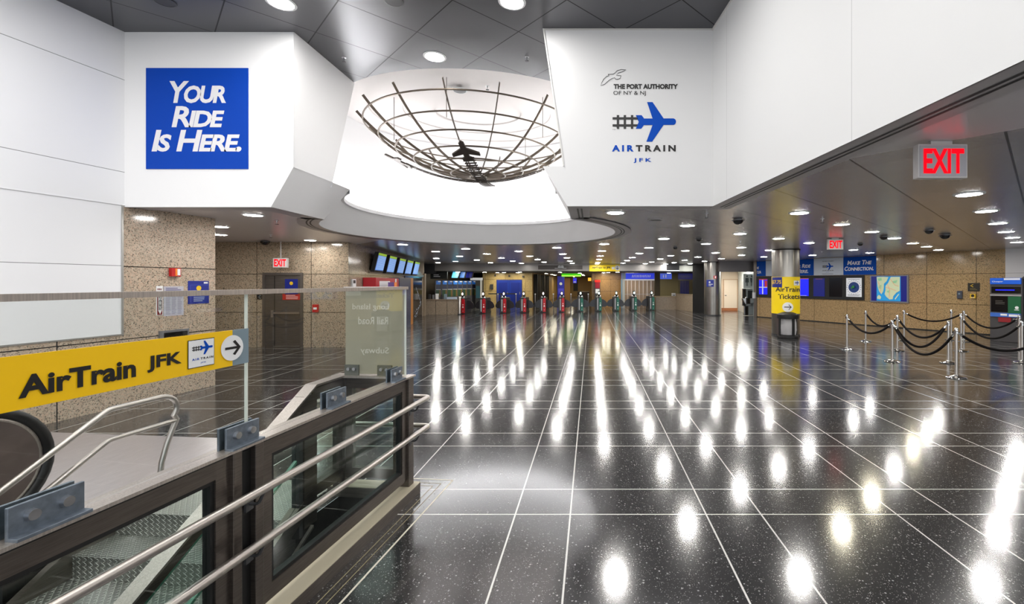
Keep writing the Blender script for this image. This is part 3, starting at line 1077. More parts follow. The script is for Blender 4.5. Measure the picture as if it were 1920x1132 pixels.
sprinkler(at_height(645, 108, ZHIGH), 'sprinkler head in the charcoal ceiling by the panel wall corner')
sprinkler(at_height(988, 106, ZHIGH), 'sprinkler head in the charcoal ceiling by the logo wall edge')
sprinkler(at_height(914, 161, ZHIGH), 'sprinkler head in the white dome ceiling above the globe')
for u, v, lb in ((519, 413, 'sprinkler head in the soffit left of the curved slots'), (508, 440, 'sprinkler head in the left recess above the steel door'),
                 (1325, 400, 'sprinkler head in the metal ceiling behind the logo wall'), (1542, 410, 'sprinkler head beside the yellow sign column top'),
                 (1388, 452, 'sprinkler head between the two steel columns'), (1541, 471, 'small sprinkler head near the far exit sign'), (1859, 414, 'sprinkler head beside the exit sign light row')):
    sprinkler(at_height(u, v, ZLOW), lb)


def dome_camera(p, r, drop, label):
    o = thing('dome_camera', label, 'security camera', p)
    M().lathe([(r * .55, 0), (r * .95, -.01), (r * .95, -drop * .5), (r * 1.3, -drop * .5), (r * 1.3, -drop * .58), (.001, -drop * .58)], p, n=24).build('housing', GREY_FRAME, o, smooth=True)
    pr = [(r * math.cos(a), -drop * .58 - r * .85 * math.sin(a)) for a in [i * PI / 16 for i in range(9)]]
    M().lathe(pr, p, n=24).build('dome', BLACK_GLOSS, o, smooth=True)


for u, v, r, drop, lb in ((1384, 410, .115, .05, 'large dark dome camera under the metal ceiling behind the logo wall'), (1742, 430, .105, .05, 'dome camera in the metal ceiling above the warm-lit granite, the upper of two'),
                          (1772, 439, .13, .05, 'wide dome camera above the warm-lit granite wall, beside a smaller one'), (1657, 442, .105, .05, 'dome camera above the map screen'),
                          (1613, 456, .085, .04, 'small dome camera in front of the MAKE THE CONNECTION banner'), (1310, 447, .085, .04, 'small black dome camera hanging between logo wall and column'),
                          (1266, 463, .08, .04, 'tiny black dome camera over the right turnstiles'), (497, 451, .14, .05, 'black dome camera in the left recess beside the exit sign rod')):
    dome_camera(at_height(u, v, ZLOW), r * .8, drop, lb)


# ------------------------------------------------------------------ signs on the upper walls
def logo_polys(k=1.0):
    """Plane-and-track emblem on a unit frame: width 1 = 587 drawing units."""
    def q(pts): return [((x - 238) / 587, -(y - 632) / 587) for x, y in pts]
    track = [q([(238, 590), (466, 590), (474, 612), (238, 612)]), q([(238, 655), (474, 655), (462, 677), (238, 677)])]
    for x in (277, 341, 408):
        for y0, y1 in ((570, 590.5), (611.5, 655.5), (676.5, 698)): track.append(q([(x, y0), (x + 22, y0), (x + 22, y1), (x, y1)]))
    nose = [(798 + 27 * math.cos(a), 631 + 30 * math.sin(a)) for a in [-PI / 2 + PI * i / 10 for i in range(11)]]
    plane = [q([(453, 571), (507, 571), (530, 602), (608, 602), (557, 450), (608, 450), (710, 601)] + nose +
               [(710, 661), (604, 816), (551, 816), (608, 662), (528, 663), (503, 697), (453, 697), (480, 634)])]
    return track, plane


def emblem(face, x0, y0, width, parent, ink=INK, blue=None, k=1.0):
    tr_, pl_ = logo_polys()
    f = lambda ps: [[(x0 + width * x, y0 + width * y) for x, y in p] for p in ps]
    art(face, f(tr_), ink, parent, 'track_emblem', k)
    art(face, f(pl_), blue or LOGO_BLUE, parent, 'plane_emblem', k)


LOGO_BLUE = mat('logo_blue', (0, 72, 178), .5, spec=.15)
SIGN_WHITE = mat('sign_letter_white', (232, 230, 232), .45)

# blue panel YOUR RIDE IS HERE.
p0, p1 = at_depth(275, 317, 6.79), at_depth(466, 128, 6.79)
o = thing('wall_panel_sign', 'big blue square sign YOUR RIDE IS HERE on the white upper wall', 'sign', (p0.x, 6.79, p0.z))
M().box(p0.x, p1.x, 6.778, 6.789, p0.z, p1.z).build('board', BLUE, o)
f = Face((0, 6.778, 0), (1, 0, 0), (0, 0, 1), .003)
for txt, u0, u1, v1, v0 in (('Your', 318, 424, 152, 193.5), ('Ride', 322, 421, 199, 238.5), ('Is Here.', 284.5, 453, 243.5, 284.5)):
    a, b = at_depth(u0, v0, 6.778), at_depth(u1, v1, 6.778)
    lettering(f, txt, a.x, b.x, a.z, b.z, SIGN_WHITE, o, .028, .19, .77, .9)

# logo group on the right upper wall
o = thing('wall_logo', 'THE PORT AUTHORITY and AIRTRAIN JFK emblem lettering on the grey-white upper wall', 'logo', at_depth(1147, 306, 6.705))
f = Face((0, 6.707, 0), (1, 0, 0), (0, 0, 1), .003)
X = lambda u: at_depth(u, 0, 6.707).x
Z = lambda v: at_depth(0, v, 6.707).z
lettering(f, 'THE PORT AUTHORITY', X(1150.5), X(1271), Z(167), Z(157.5), INK, o, .05)
lettering(f, 'OF NY & NJ', X(1150), X(1211), Z(180), Z(170.5), INK, o, .006)
emblem(f, X(1148.5), Z(228.3), X(1267.5) - X(1148.5), o)
lettering(f, 'AIR', X(1147.5), X(1188), Z(284), Z(272), LOGO_BLUE, o, .045, spacing=1.5)
lettering(f, 'TRAIN', X(1192), X(1267), Z(284), Z(272), INK, o, .045, spacing=1.5)
lettering(f, 'JFK', X(1188), X(1221.5), Z(305.5), Z(296.5), LOGO_BLUE, o, .03, spacing=1.5)
lettering(f, 'TM', X(1148), X(1154), Z(244), Z(242), GREY_FRAME, o)
bird = [(130, 298), (140, 270), (158, 238), (185, 213), (207, 207), (200, 199), (196, 194), (245, 192), (265, 178), (282, 160), (318, 149), (362, 153), (340, 166), (292, 181), (272, 203), (318, 207), (308, 232), (290, 239), (268, 240), (258, 225), (238, 231), (212, 245), (188, 266), (165, 286)]
stroke(f, [(X(1100 + x / 4.92), Z(100 + y / 4.92)) for x, y in bird], .008, INK, o, 'bird_outline', closed=True)

# ------------------------------------------------------------------ globe sculpture
GZ, GR = 4.24, 3.26
o = thing('globe_sculpture', 'hanging wire half-globe of steel hoops with looping track and planes', 'sculpture', (CX, CY, GZ))
BRONZE = mat('globe_steel', (88, 78, 68), .42, .7)
BRONZE_DARK = mat('track_steel', (58, 50, 44), .45, .6)


def gz(r): return GZ + GR - math.sqrt(GR * GR - r * r)


for i, r in enumerate((2.35, 2.06, 1.735, 1.37, 1.005, .6, .18)):
    M().tube([(CX + r * math.cos(a), CY + r * math.sin(a), gz(r)) for a in [2 * PI * k / 96 for k in range(96)]], .0165, 8, closed=True).build('ring_hoop', BRONZE, o, smooth=True)
for k in range(16):
    a = -PI / 2 + k * PI / 8
    m = M()
    pts = [(CX + r * math.cos(a), CY + r * math.sin(a), gz(r) + .02) for r in [.18 + (2.47 - .18) * j / 20 for j in range(21)]]
    for j in range(20): m.beam(pts[j], pts[j + 1], .014, .05)
    m.build('meridian_rib', BRONZE, o)


def on_track(t, tilt_az, tilt, rr):
    """Great circle round the globe bowl, leaning by TILT about the axis TILT_AZ."""
    c = Vector((CX, CY, GZ + GR))
    e1 = Vector((math.cos(tilt_az), math.sin(tilt_az), 0))
    dn = Vector((-math.sin(tilt_az) * math.sin(tilt), math.cos(tilt_az) * math.sin(tilt), -math.cos(tilt)))
    return c + (dn * math.cos(t) + e1 * math.sin(t)) * rr, (dn * -math.sin(t) + e1 * math.cos(t)), (dn * math.cos(t) + e1 * math.sin(t))


def track(az, tilt, t0, t1, rr, wid, nose):
    rails, ties = M(), M()
    n_ = 20
    P = [on_track(t0 + (t1 - t0) * j / n_, az, tilt, rr) for j in range(n_ + 1)]
    for s in (-1, 1):
        rails.tube([p + d.cross(q).normalized() * wid / 2 * s for p, d, q in P], .013, 6)
    rails.build('track_rail', BRONZE_DARK, o, smooth=True)
    for j in range(0, n_ + 1):
        p, d, q = P[j]
        s = d.cross(q).normalized()
        ties.beam(p - s * wid * .75, p + s * wid * .75, .026, .02, q)
    to = ties.build('track_ties', BRONZE_DARK, o)
    to['kind'] = 'stuff'
    p, d, q = P[-1]
    d = d.normalized(); s = d.cross(q).normalized()
    if nose < 0: d = -d
    pl = M()
    g = lambda x, y: p + d * x + s * y
    pl.slab([g(-.06, .11), g(.02, .11), g(.06, .055), g(.16, .055), g(.09, .27), g(.17, .27), g(.33, .055), g(.50, .05), g(.55, 0), g(.50, -.05), g(.33, -.055), g(.17, -.27), g(.09, -.27), g(.16, -.055), g(.06, -.055), g(.02, -.11), g(-.06, -.11)], q * .035)
    pl.build('plane_figure', BRONZE_DARK, o)


track(math.radians(-91), .04, -.16, .37, GR + .13, .16, 1)
track(math.radians(188), .07, -.48, .44, GR + .16, .09, 1)
for x, y, r in ((-2.67, 8.35, 1.95), (-1.75, 12.0, 1.9), (-4.05, 9.3, 1.8), (-1.0, 9.3, 1.8)):
    M().tube([(x, y, gz(math.hypot(x - CX, y - CY))), (x, y, ZHIGH + .05)], .006, 6).build('hanger_rod', BRONZE, o)

# ------------------------------------------------------------------ stair guard in front
GW = Wall(L(8, 0), L(0, 0))                       # s = 8 - a, off = -b


def gbox(m, a0, a1, b0, b1, z0, z1):
    return m.hexa([L(a0, b0, z0), L(a0, b1, z0), L(a1, b1, z0), L(a1, b0, z0), L(a0, b0, z1), L(a0, b1, z1), L(a1, b1, z1), L(a1, b0, z1)])


A_END = 6.0
ga = thing('stair_guard', 'dark steel and glass guard along the stairwell with double tube rail', 'railing', L(0, 0))
gbox(M(), -.03, A_END, -.045, .12, 0, .085).build('curb', SKIRT, ga)
gbox(M(), -.03, A_END, -.045, .12, .085, .093).build('curb_ledge', LEDGE_LIT, ga)
gbox(M(), -.03, .12, .12, .72, 0, .085).build('end_curb', SKIRT, ga)
gbox(M(), -.02, .12, .12, .70, .085, .093).build('end_curb_ledge', LEDGE_LIT, ga)


def post(a0, a1, b0, b1, z1=1.025):
    gbox(M(), a0, a1, b0, b1, .085, z1).build('post', FRAME, ga, bevel=.004)


post(0, .085, 0, .095)
post(0, .085, .58, .68)
bays = [(.085, 1.62), (1.80, 3.42), (3.60, A_END - .1)]
for a0, a1 in bays[1:]:
    post(a0 - .05, a0, .0, .095)
    post(a0 - .18, a0 - .13, .0, .095)
    gbox(M(), a0 - .13, a0 - .05, .03, .06, .12, 1.0).build('post_gap_shade', BLACK, ga)  # black strip standing in for the shade between the posts
for a0, a1 in bays:
    m = M()
    gbox(m, a0, a1, .02, .075, .93, 1.012); gbox(m, a0, a1, .02, .075, .15, .235)
    gbox(m, a0, a0 + .075, .02, .075, .235, .93); gbox(m, a1 - .075, a1, .02, .075, .235, .93)
    m.build('pane_frame', FRAME, ga)
    g_ = M()
    for q in ((a0 + .075, a1 - .075, .93 - .02, .93), (a0 + .075, a1 - .075, .235, .255), (a0 + .075, a0 + .095, .255, .91), (a1 - .095, a1 - .075, .255, .91)):
        gbox(g_, q[0], q[1], .028, .068, q[2], q[3])
    g_.build('gasket', BLACK, ga)
    gbox(M(), a0 + .095, a1 - .095, .045, .053, .255, .91).build('glass_pane', GLASS_LOW, ga)
gbox(M(), -.01, A_END, .012, .088, 1.012, 1.026).build('cap_gasket', BLACK, ga)
gbox(M(), -.02, A_END, -.008, .062, 1.026, 1.04).build('cap_rail', CAP, ga)
gbox(M(), -.02, A_END, .066, .112, 1.022, 1.036).build('cap_rail', CAP, ga)
gbox(M(), -.02, .10, .112, .70, 1.022, 1.038).build('end_cap_rail', CAP, ga)
# transverse end
m = M()
gbox(m, .02, .075, .095, .58, .93, 1.02); gbox(m, .02, .075, .095, .58, .15, .235)
gbox(m, .02, .075, .095, .15, .235, .93); gbox(m, .02, .075, .525, .58, .235, .93)
m.build('pane_frame', FRAME, ga)
gbox(M(), .045, .053, .15, .525, .235, .93).build('glass_pane', GLASS_LOW, ga)
# tube rails round the outside
for z in (.815, .555):
    path = rounded([L(A_END - .2, -.075, z), L(-.13, -.075, z), L(-.13, .80, z), L(.52, .80, z)], .035)
    M().tube(path, .0215, 14).build('tube_rail', TUBE, ga, smooth=True)
    for a, b in ((.055, -.075), (1.71, -.075), (3.51, -.075)):
        m = M()
        m.tube(rounded([L(a, .0, z - .075), L(a, -.05, z - .075), L(a, b, z - .02)], .03), .008, 8)
        m.beam(L(a, .004, z - .11), L(a, .004, z - .04), .05, .012)
        m.build('rail_bracket', DARK_GREY, ga, smooth=True)
# glass screen above the guard
panes = [(.05, 1.655), (1.675, 3.50), (3.52, A_END - .1)]
for a0, a1 in panes:
    gbox(M(), a0, a1, .045, .057, 1.045, 1.79).build('screen_pane', GLASS, ga)
    gbox(M(), a0 - .004, a0 + .003, .044, .058, 1.045, 1.79).build('screen_pane_edge', GLASS_EDGE, ga)
gbox(M(), .03, A_END, .033, .069, 1.790, 1.814).build('top_bar', CAP, ga)
gbox(M(), .03, .07, .07, .605, 1.790, 1.814).build('top_bar', CAP, ga)
gbox(M(), .038, .05, .06, .60, 1.05, 1.79).build('frosted_pane', FROST, ga, label='frosted back of a directory panel with mirrored lettering')
fr = Face(L(.0505, 0, 0), L(0, -1) - L(0, 0), (0, 0, 1), .002)      # x runs with -b
for txt, b0, b1, z0, z1 in (('Long Island', .535, .20, 1.60, 1.665), ('Rail Road', .48, .205, 1.485, 1.55), ('Subway', .46, .20, 1.215, 1.285)):
    lettering(fr, txt, -b0, -b1, z0, z1, FROST_TEXT, ga, .01, mirror=True)


def clamp(a, half, zt=1.145):
    m = M()
    gbox(m, a - half, a + half, .022, .034, 1.04, zt)
    gbox(m, a - half, a + half, -.012, .034, 1.038, 1.05)
    gbox(m, a - half, a + half, .062, .074, 1.036, zt)
    c_ = m.build('clamp_bracket', ZINC, ga, bevel=.002)
    for da in (-.45, .45):
        M().tube([L(a + da * half, .023, 1.10), L(a + da * half, .006, 1.10)], [.019, .017], 16).build('bolt', BOLT, c_, smooth=True)


for a, h_ in ((.24, .085), (1.0, .095), (1.72, .095), (2.48, .10), (3.4, .1)): clamp(a, h_)
for b0, b1 in ((.47, .60), (.17, .30)):
    c_ = gbox(M(), .052, .064, b0, b1, 1.03, 1.13).build('clamp_bracket', mat('end_clamp', (104, 106, 98), .5, .6), ga)
    for f_ in (.3, .7):
        b_ = b0 + (b1 - b0) * f_
        M().tube([L(.064, b_, 1.095), L(.078, b_, 1.095)], [.016, .014], 14).build('bolt', BOLT, c_, smooth=True)

# wayfinding sign on the glass screen
sg = thing('wayfinding_sign', 'yellow AirTrain JFK sign strip fixed to the glass screen of the stair guard', 'sign', L(2.6, .035, 1.44))
ZB, ZT = 1.443, 1.617
gbox(M(), 1.678, 1.771, .034, .040, ZB, ZT).build('end_board', GREYBLUE, sg)
gbox(M(), 1.771, 4.4, .034, .040, ZB, ZT).build('board', YELLOW, sg)
sf = Face(L(0, .034, 0), L(-1, 0) - L(0, 0), (0, 0, 1), .0025)      # x runs with -a


def a_of(u, b=.034):
    k = (u - PX) / FOC
    x0, y0 = L(0, b).x, L(0, b).y
    return (k * y0 - x0) / (-math.sin(TH) + k * math.cos(TH))


def lz(u, v):
    return EYE - (v - PY) / FOC * L(a_of(u), .034).y


lettering(sf, 'AirTrain', -a_of(33), -a_of(254), 1.478, 1.552, INK, sg, .036)
lettering(sf, 'JFK', -a_of(275), -a_of(340), 1.485, 1.552, INK, sg, .036)
x0, x1 = -a_of(351), -a_of(401)
zb, zt = 1.468, 1.594
art(sf, [rect(x0, zb, x1, zt)], INK, sg, 'logo_border')
art(sf, [rect(x0 + .003, zb + .003, x1 - .003, zt - .003)], PRINT_WHITE, sg, 'logo_plate', 1.4)
emblem(sf, x0 + .018, zb + .086, (x1 - x0) * .78, sg, k=1.8)
lettering(sf, 'AIR', x0 + .018, x0 + .018 + (x1 - x0) * .27, zb + .033, zb + .043, LOGO_BLUE, sg, .03, spacing=1.4, k=1.8)
lettering(sf, 'TRAIN', x0 + .018 + (x1 - x0) * .31, x0 + .018 + (x1 - x0) * .8, zb + .033, zb + .043, INK, sg, .03, spacing=1.4, k=1.8)
lettering(sf, 'JFK', x0 + (x1 - x0) * .45, x0 + (x1 - x0) * .67, zb + .015, zb + .022, LOGO_BLUE, sg, .03, spacing=1.4, k=1.8)
ac = -a_of(434.5)
art(sf, [disc_poly(ac, 1.531, .062)], PRINT_WHITE, sg, 'arrow_disc', 1.4)
art(sf, [arrow_poly(ac, 1.531, .066)], INK, sg, 'arrow', 1.9)

# ------------------------------------------------------------------ balustrade of the stair (other side of the void)
ba = thing('stair_balustrade', 'sloping steel and glass balustrade beside the diamond plate stair', 'railing', L(.5, .65))
SL = .60
A0 = .43


def zc(a, top=1.04): return top - max(0.0, a - A0) * SL


def slope_bar(m, a0, a1, b0, b1, top, th):
    return m.hexa([L(a0, b0, zc(a0, top) - th), L(a0, b1, zc(a0, top) - th), L(a1, b1, zc(a1, top) - th), L(a1, b0, zc(a1, top) - th),
                   L(a0, b0, zc(a0, top)), L(a0, b1, zc(a0, top)), L(a1, b1, zc(a1, top)), L(a1, b0, zc(a1, top))])


m = M(); slope_bar(m, .02, A0, .585, .685, 1.04, .016); slope_bar(m, A0, 5.0, .585, .685, 1.04, .016)
m.build('cap_rail', CAP_GREY, ba)
m = M(); slope_bar(m, .085, A0 + .03, .60, .67, 1.024, .09); slope_bar(m, A0 + .06, 5.0, .60, .67, 1.024, .075)
m.build('top_frame', FRAME, ba)
m = M(); slope_bar(m, .085, A0, .60, .67, .24, .09); slope_bar(m, A0, 5.0, .60, .67, .24, .13)
m.build('bottom_frame', FRAME, ba)
gbox(M(), A0 - .02, A0 + .12, .60, .68, -.05, .97).build('post', FRAME, ba)
gbox(M(), A0 + .13, A0 + .17, .605, .665, -.1, .90).build('post', DARK_GREY, ba)
gbox(M(), .085, .13, .605, .665, .09, 1.0).build('post', FRAME, ba)
gbox(M(), .13, A0 - .02, .63, .638, .24, .935).build('glass_pane', GLASS_LOW, ba)
for a0, a1 in ((A0 + .17, 1.75), (1.80, 3.3), (3.35, 4.9)):
    M().hexa([L(a0, .63, zc(a0, .24)), L(a0, .638, zc(a0, .24)), L(a1, .638, zc(a1, .24)), L(a1, .63, zc(a1, .24)),
              L(a0, .63, zc(a0, .94)), L(a0, .638, zc(a0, .94)), L(a1, .638, zc(a1, .94)), L(a1, .63, zc(a1, .94))]).build('glass_pane', GLASS_LOW, ba)
for top in (.93, .60):
    m = M(); slope_bar(m, A0 + .17, 4.9, .622, .646, top, .022)
    m.build('glass_edge_strip', GLASS_EDGE_GREEN, ba)
m = M(); slope_bar(m, A0 + .05, 5.0, .68, .78, .10, .42)
m.build('stringer', SKIRT, ba)
m = M(); slope_bar(m, A0 + .05, 5.0, .665, .685, .115, .02); slope_bar(m, A0 + .05, 5.0, .575, .60, -.02, .02)
m.build('stringer_edge', CAP, ba)

# ------------------------------------------------------------------ stair, escalator, landings
st = thing('staircase', 'descending stair of grey diamond plate treads beside the glass guard', 'stairs', L(.54, 1.5, -.2))
RUN, RISE, TOP_A = .277, .17, .54
gbox(M(), -.12, TOP_A + .015, .78, 2.22, .002, .014).build('landing_plate', DIAMOND, st)
for k in range(10):
    a0 = TOP_A + RUN * k
    z = -RISE * k
    m = M()
    gbox(m, a0, a0 + .012, .78, 2.22, z - RISE, z)
    gbox(m, a0, a0 + RUN + .018, .78, 2.22, z - RISE - .012, z - RISE)
    m.build('step', DIAMOND, st, bevel=.004)
m = M()
a1 = TOP_A + RUN * 10
m.hexa([L(.45, 2.22, -.35), L(.45, 2.27, -.35), L(a1, 2.27, -2.1), L(a1, 2.22, -2.1), L(.45, 2.22, .12), L(.45, 2.27, .12), L(a1, 2.27, -1.60), L(a1, 2.22, -1.60)])
m.build('stringer', SKIRT, st)

hr = thing('stair_handrail', 'double stainless tube handrail with looped end at the stair top', 'railing', L(.5, 2.25))
PB = 2.25
SLH = .59
mid = (.835 + .592) / 2
up = [L(4.5, PB, .835 - (4.5 - .57) * SLH), L(.57, PB, .835), L(.17, PB, .835)]
loop = [L(.17 - .122 * math.sin(PI * i / 10) * 1.15, PB, mid + .1215 * math.cos(PI * i / 10)) for i in range(1, 8)]
path = rounded(up, .03)[:-1] + [up[-1]] + loop + [L(.03, PB, .60), L(.06, PB, .54), L(.12, PB, .40), L(.165, PB, .25), L(.18, PB, .1), L(.18, PB, .0)]
M().tube(path, .0215, 14).build('top_tube', TUBE, hr, smooth=True)
M().tube(rounded([L(4.5, PB, .592 - (4.5 - .57) * SLH), L(.57, PB, .592), L(.035, PB, .592)], .03), .019, 14).build('lower_tube', TUBE, hr, smooth=True)

esc = thing('escalator', 'escalator with dark rubber handrail and steel side panel beside the stair', 'escalator', L(1.6, 3.1))


def newel(b, nm='newel'):
    RO, AC, ZC = .395, 1.20, .575
    arc = [(AC - RO * math.sin(t), ZC + RO * math.cos(t)) for t in [PI * i / 18 for i in range(19)]]
    slope = .577
    upper = [(6.5, .97 - (6.5 - 2.3) * slope), (2.3, .97), (AC, .97)]
    path = [L(a, b, z) for a, z in upper[:2]] + [L(1.8, b, .97)] + [L(a, b, z) for a, z in arc] + [L(1.9, b, .18), L(2.3, b, .18)]
    m = M()
    n_ = len(path)
    for i in range(n_ - 1): m.beam(path[i], path[i + 1], .085, .045, (L(0, 1) - L(0, 0)).cross(path[i + 1] - path[i]))
    m2 = M().tube(path, .036, 12)
    m2.build('handrail', RUBBER, esc, smooth=True)
    RI = .345
    prof = [(6.5, .90 - (6.5 - 2.3) * slope), (2.3, .92), (AC, .92)] + [(AC - RI * math.sin(t), ZC + RI * math.cos(t)) for t in [PI * i / 18 for i in range(1, 19)]] + [(2.3, .22), (6.5, .22 - 4.2 * slope)]
    e = L(0, .02) - L(0, 0)
    M().slab([L(a, b - .01, z) for a, z in prof], e).build('side_panel', BALUSTRADE, esc)
    ring = [L(a, b, z) for a, z in [(AC - (RI + .004) * math.sin(t), ZC + (RI + .004) * math.cos(t)) for t in [PI * i / 24 for i in range(25)]]]
    M().tube([L(2.3, b, .924)] + ring + [L(2.3, b, .22)], .014, 8).build('panel_trim', CAP, esc, smooth=True)
    gbox(M(), AC - .15, 2.4, b - .06, b + .06, 0, .2).build('skirt', BALUSTRADE, esc, bevel=.01)


newel(2.46)
newel(3.62)
m = M()
gbox(m, -1.12, .60, 2.30, 5.40, .001, .010)
m.build('landing_plate', LANDING, esc)
m = M()
for k in range(14):
    a0 = .60 + .4 * k
    z = 0 if k == 0 else -.2 * (k)
    gbox(m, a0, a0 + .4, 2.54, 3.54, z - .24, z - .01)
m.build('step_band', DARK_GREY, esc)
gbox(M(), -1.12, .60, 2.28, 2.30, .001, .012).build('landing_edge', CAP, esc)


# ------------------------------------------------------------------ EXIT signs
def exit_sign(p, label, w=.385, h=.285, dpt=.062, rz=0.0, rod=0.0, face=None):
    o = thing('exit_sign', label, 'exit sign', p, rz)
    c = Matrix.Translation(Vector(p)) @ Matrix.Rotation(rz, 4, 'Z')
    def bx(x0, x1, y0, y1, z0, z1):
        m = M().box(x0, x1, y0, y1, z0, z1)
        m.v = [c @ v for v in m.v]
        return m
    zt = -.03 - rod
    bx(-w / 2, w / 2, 0, dpt, zt - h, zt).build('housing', SIGN_SHELL, o, bevel=.004)
    fp = bx(-w / 2 + .012, w / 2 - .012, -.003, .001, zt - h + .012, zt - .012).build('face_plate', face or EXIT_BACK, o)
    if rod:
        bx(-.012, .012, dpt / 2 - .012, dpt / 2 + .012, zt, 0).build('hanging_rod', SIGN_SHELL, o)
    else:
        bx(-w * .22, w * .22, dpt * .2, dpt * .8, zt, -.001).build('canopy_mount', SIGN_SHELL, o, bevel=.003)
    fo = c @ Vector((0, -.003, 0))
    ff = Face(fo, c.to_3x3() @ Vector((1, 0, 0)), (0, 0, 1), .003)
    lettering(ff, 'EXIT', -w * .40, w * .42, zt - h * .87, zt - h * .14, EXIT_RED, fp, .03)
    return o


e1 = at_height(1768, 264, 2.995)
exit_sign((e1.x, e1.y, 3.0), 'large glowing red EXIT sign under the metal ceiling by the upper white wall', .40, .275)
e2 = at_depth(525, 456, 12.70)
exit_sign((e2.x, 12.70, 3.0), 'red EXIT sign hanging on a thin rod above the steel door', .41, .275, rod=.43, face=PRINT_WHITE)
e3 = at_height(1567, 446, 3.0)
exit_sign((e3.x, e3.y, 3.0), 'small red EXIT sign under the ceiling before the AIRTRAIN banner', .40, .27, face=PRINT_WHITE)

# ------------------------------------------------------------------ things on the granite wall at the left
def wall_item(name, label, cat, W, u0, u1, z0, z1, material, part='board', th=.012, off=0.0):
    s0, s1 = W.s(u0), W.s(u1)
    o = thing(name, label, cat, W.pt((s0 + s1) / 2, z0))
    M().wbox(W, s0, s1, z0, z1, off + .001, off + th).build(part, material, o)
    f = wall_face(W, 0, 0, off + th + .002)
    return o, f, s0, s1


def rows(f, s0, s1, z0, z1, n_, material, parent, name='text_rows', fill=.5, k=1.0, seed=1):
    rnd = random.Random(seed)
    ps = []
    for i in range(n_):
        z = z1 - (z1 - z0) * (i + .5) / n_
        h = (z1 - z0) / n_ * fill / 2
        ps.append(rect(s0, z - h, s0 + (s1 - s0) * rnd.uniform(.7, 1.0), z + h))
    return art(f, ps, material, parent, name, k)


z = lambda v, u: WL.z(u, v)
o, f, s0, s1 = wall_item('fire_strobe', 'red fire alarm strobe box on the pink granite above the paper notice', 'fire alarm', WL, 316.5, 333.5, z(518, 325), z(502.5, 325), RED, 'housing', .06)
art(f, [rect(s0 + (s1 - s0) * .38, z(517, 325), s0 + (s1 - s0) * .58, z(503.5, 325))], ORANGE, o, 'label_strip')
art(f, [rect(s0 + (s1 - s0) * .6, z(516, 325), s1 - .01, z(504, 325))], PRINT_WHITE, o, 'strobe_lens')
o, f, s0, s1 = wall_item('extinguisher_sign', 'narrow white and red FIRE EXTINGUISHER arrow sign on pink granite', 'sign', WL, 292.5, 304.5, z(591, 298), z(536, 298), PRINT_WHITE, 'board', .008)
w_ = s1 - s0
art(f, [rect(s0 + w_ * .1, z(590, 298), s1 - w_ * .1, z(554, 298))], MAROON, o, 'red_field')
art(f, [[(s0 + w_ * .22, z(556, 298)), (s1 - w_ * .22, z(556, 298)), (s1 - w_ * .22, z(582, 298)), ((s0 + s1) / 2, z(589, 298)), (s0 + w_ * .22, z(582, 298))]], PRINT_WHITE, o, 'arrow', 1.6)
lettering(f, 'FIRE', s0 + w_ * .15, s1 - w_ * .15, z(544, 298), z(540.5, 298), MAROON, o, .02)
for i, ch in enumerate('EXTINGUISHER'):
    zz = z(556.5 + i * 2.1, 298)
    lettering(f, ch, (s0 + s1) / 2 - .022, (s0 + s1) / 2 + .022, zz - .012, zz, INK, o, .02, k=2.2)
o, f, s0, s1 = wall_item('paper_notice', 'pale grey printed notice sheet in three columns on the pink granite', 'notice', WL, 306.5, 344, z(591.5, 326), z(536.5, 326), mat('paper_grey', (186, 184, 194), .5), 'sheet', .004)
w_ = s1 - s0
rows(f, s0 + w_ * .1, s0 + w_ * .9, z(545, 326), z(538.5, 326), 2, mat('print_purple', (110, 104, 140), .5), o, 'heading')
for i in range(3):
    rows(f, s0 + w_ * (.1 + .29 * i), s0 + w_ * (.34 + .29 * i), z(589, 326), z(555, 326), 14, mat('print_dim', (150, 148, 162), .5), o, 'text_column', .5, 1.0, i)
o, f, s0, s1 = wall_item('wall_poster', 'navy poster with a yellow round mark on the pink granite wall end', 'poster', WL, 352, 391, z(569, 371), z(526.5, 371), NAVY, 'board', .008)
w_ = s1 - s0
art(f, [disc_poly(s0 + w_ * .5, z(540, 371), w_ * .12)], GOLD, o, 'round_mark')
art(f, [rect(s0 + w_ * .74, z(531.5, 371), s1 - w_ * .06, z(528.5, 371))], PRINT_WHITE, o, 'corner_mark')
stroke(f, [(s0 + w_ * .1, z(566, 371)), (s0 + w_ * .1, z(534, 371)), (s1 - w_ * .03, z(534, 371))], .008, mat('poster_line', (60, 80, 170), .5), o, 'frame_line')
rows(f, s0 + w_ * .25, s1 - w_ * .2, z(565.5, 371), z(552, 371), 4, mat('poster_text', (150, 160, 190), .5), o, 'text_rows')
o, f, s0, s1 = wall_item('extinguisher_cabinet', 'steel framed fire extinguisher cabinet recessed low in the pink granite', 'cabinet', WL, 297, 352, z(700, 325), z(618, 325), GREY_FRAME, 'frame', .03)
w_ = s1 - s0
M().wbox(WL, s0 + w_ * .13, s1 - w_ * .07, z(694, 325), z(622, 325), .03, .034).build('door_glass', BLACK_GLOSS, o)

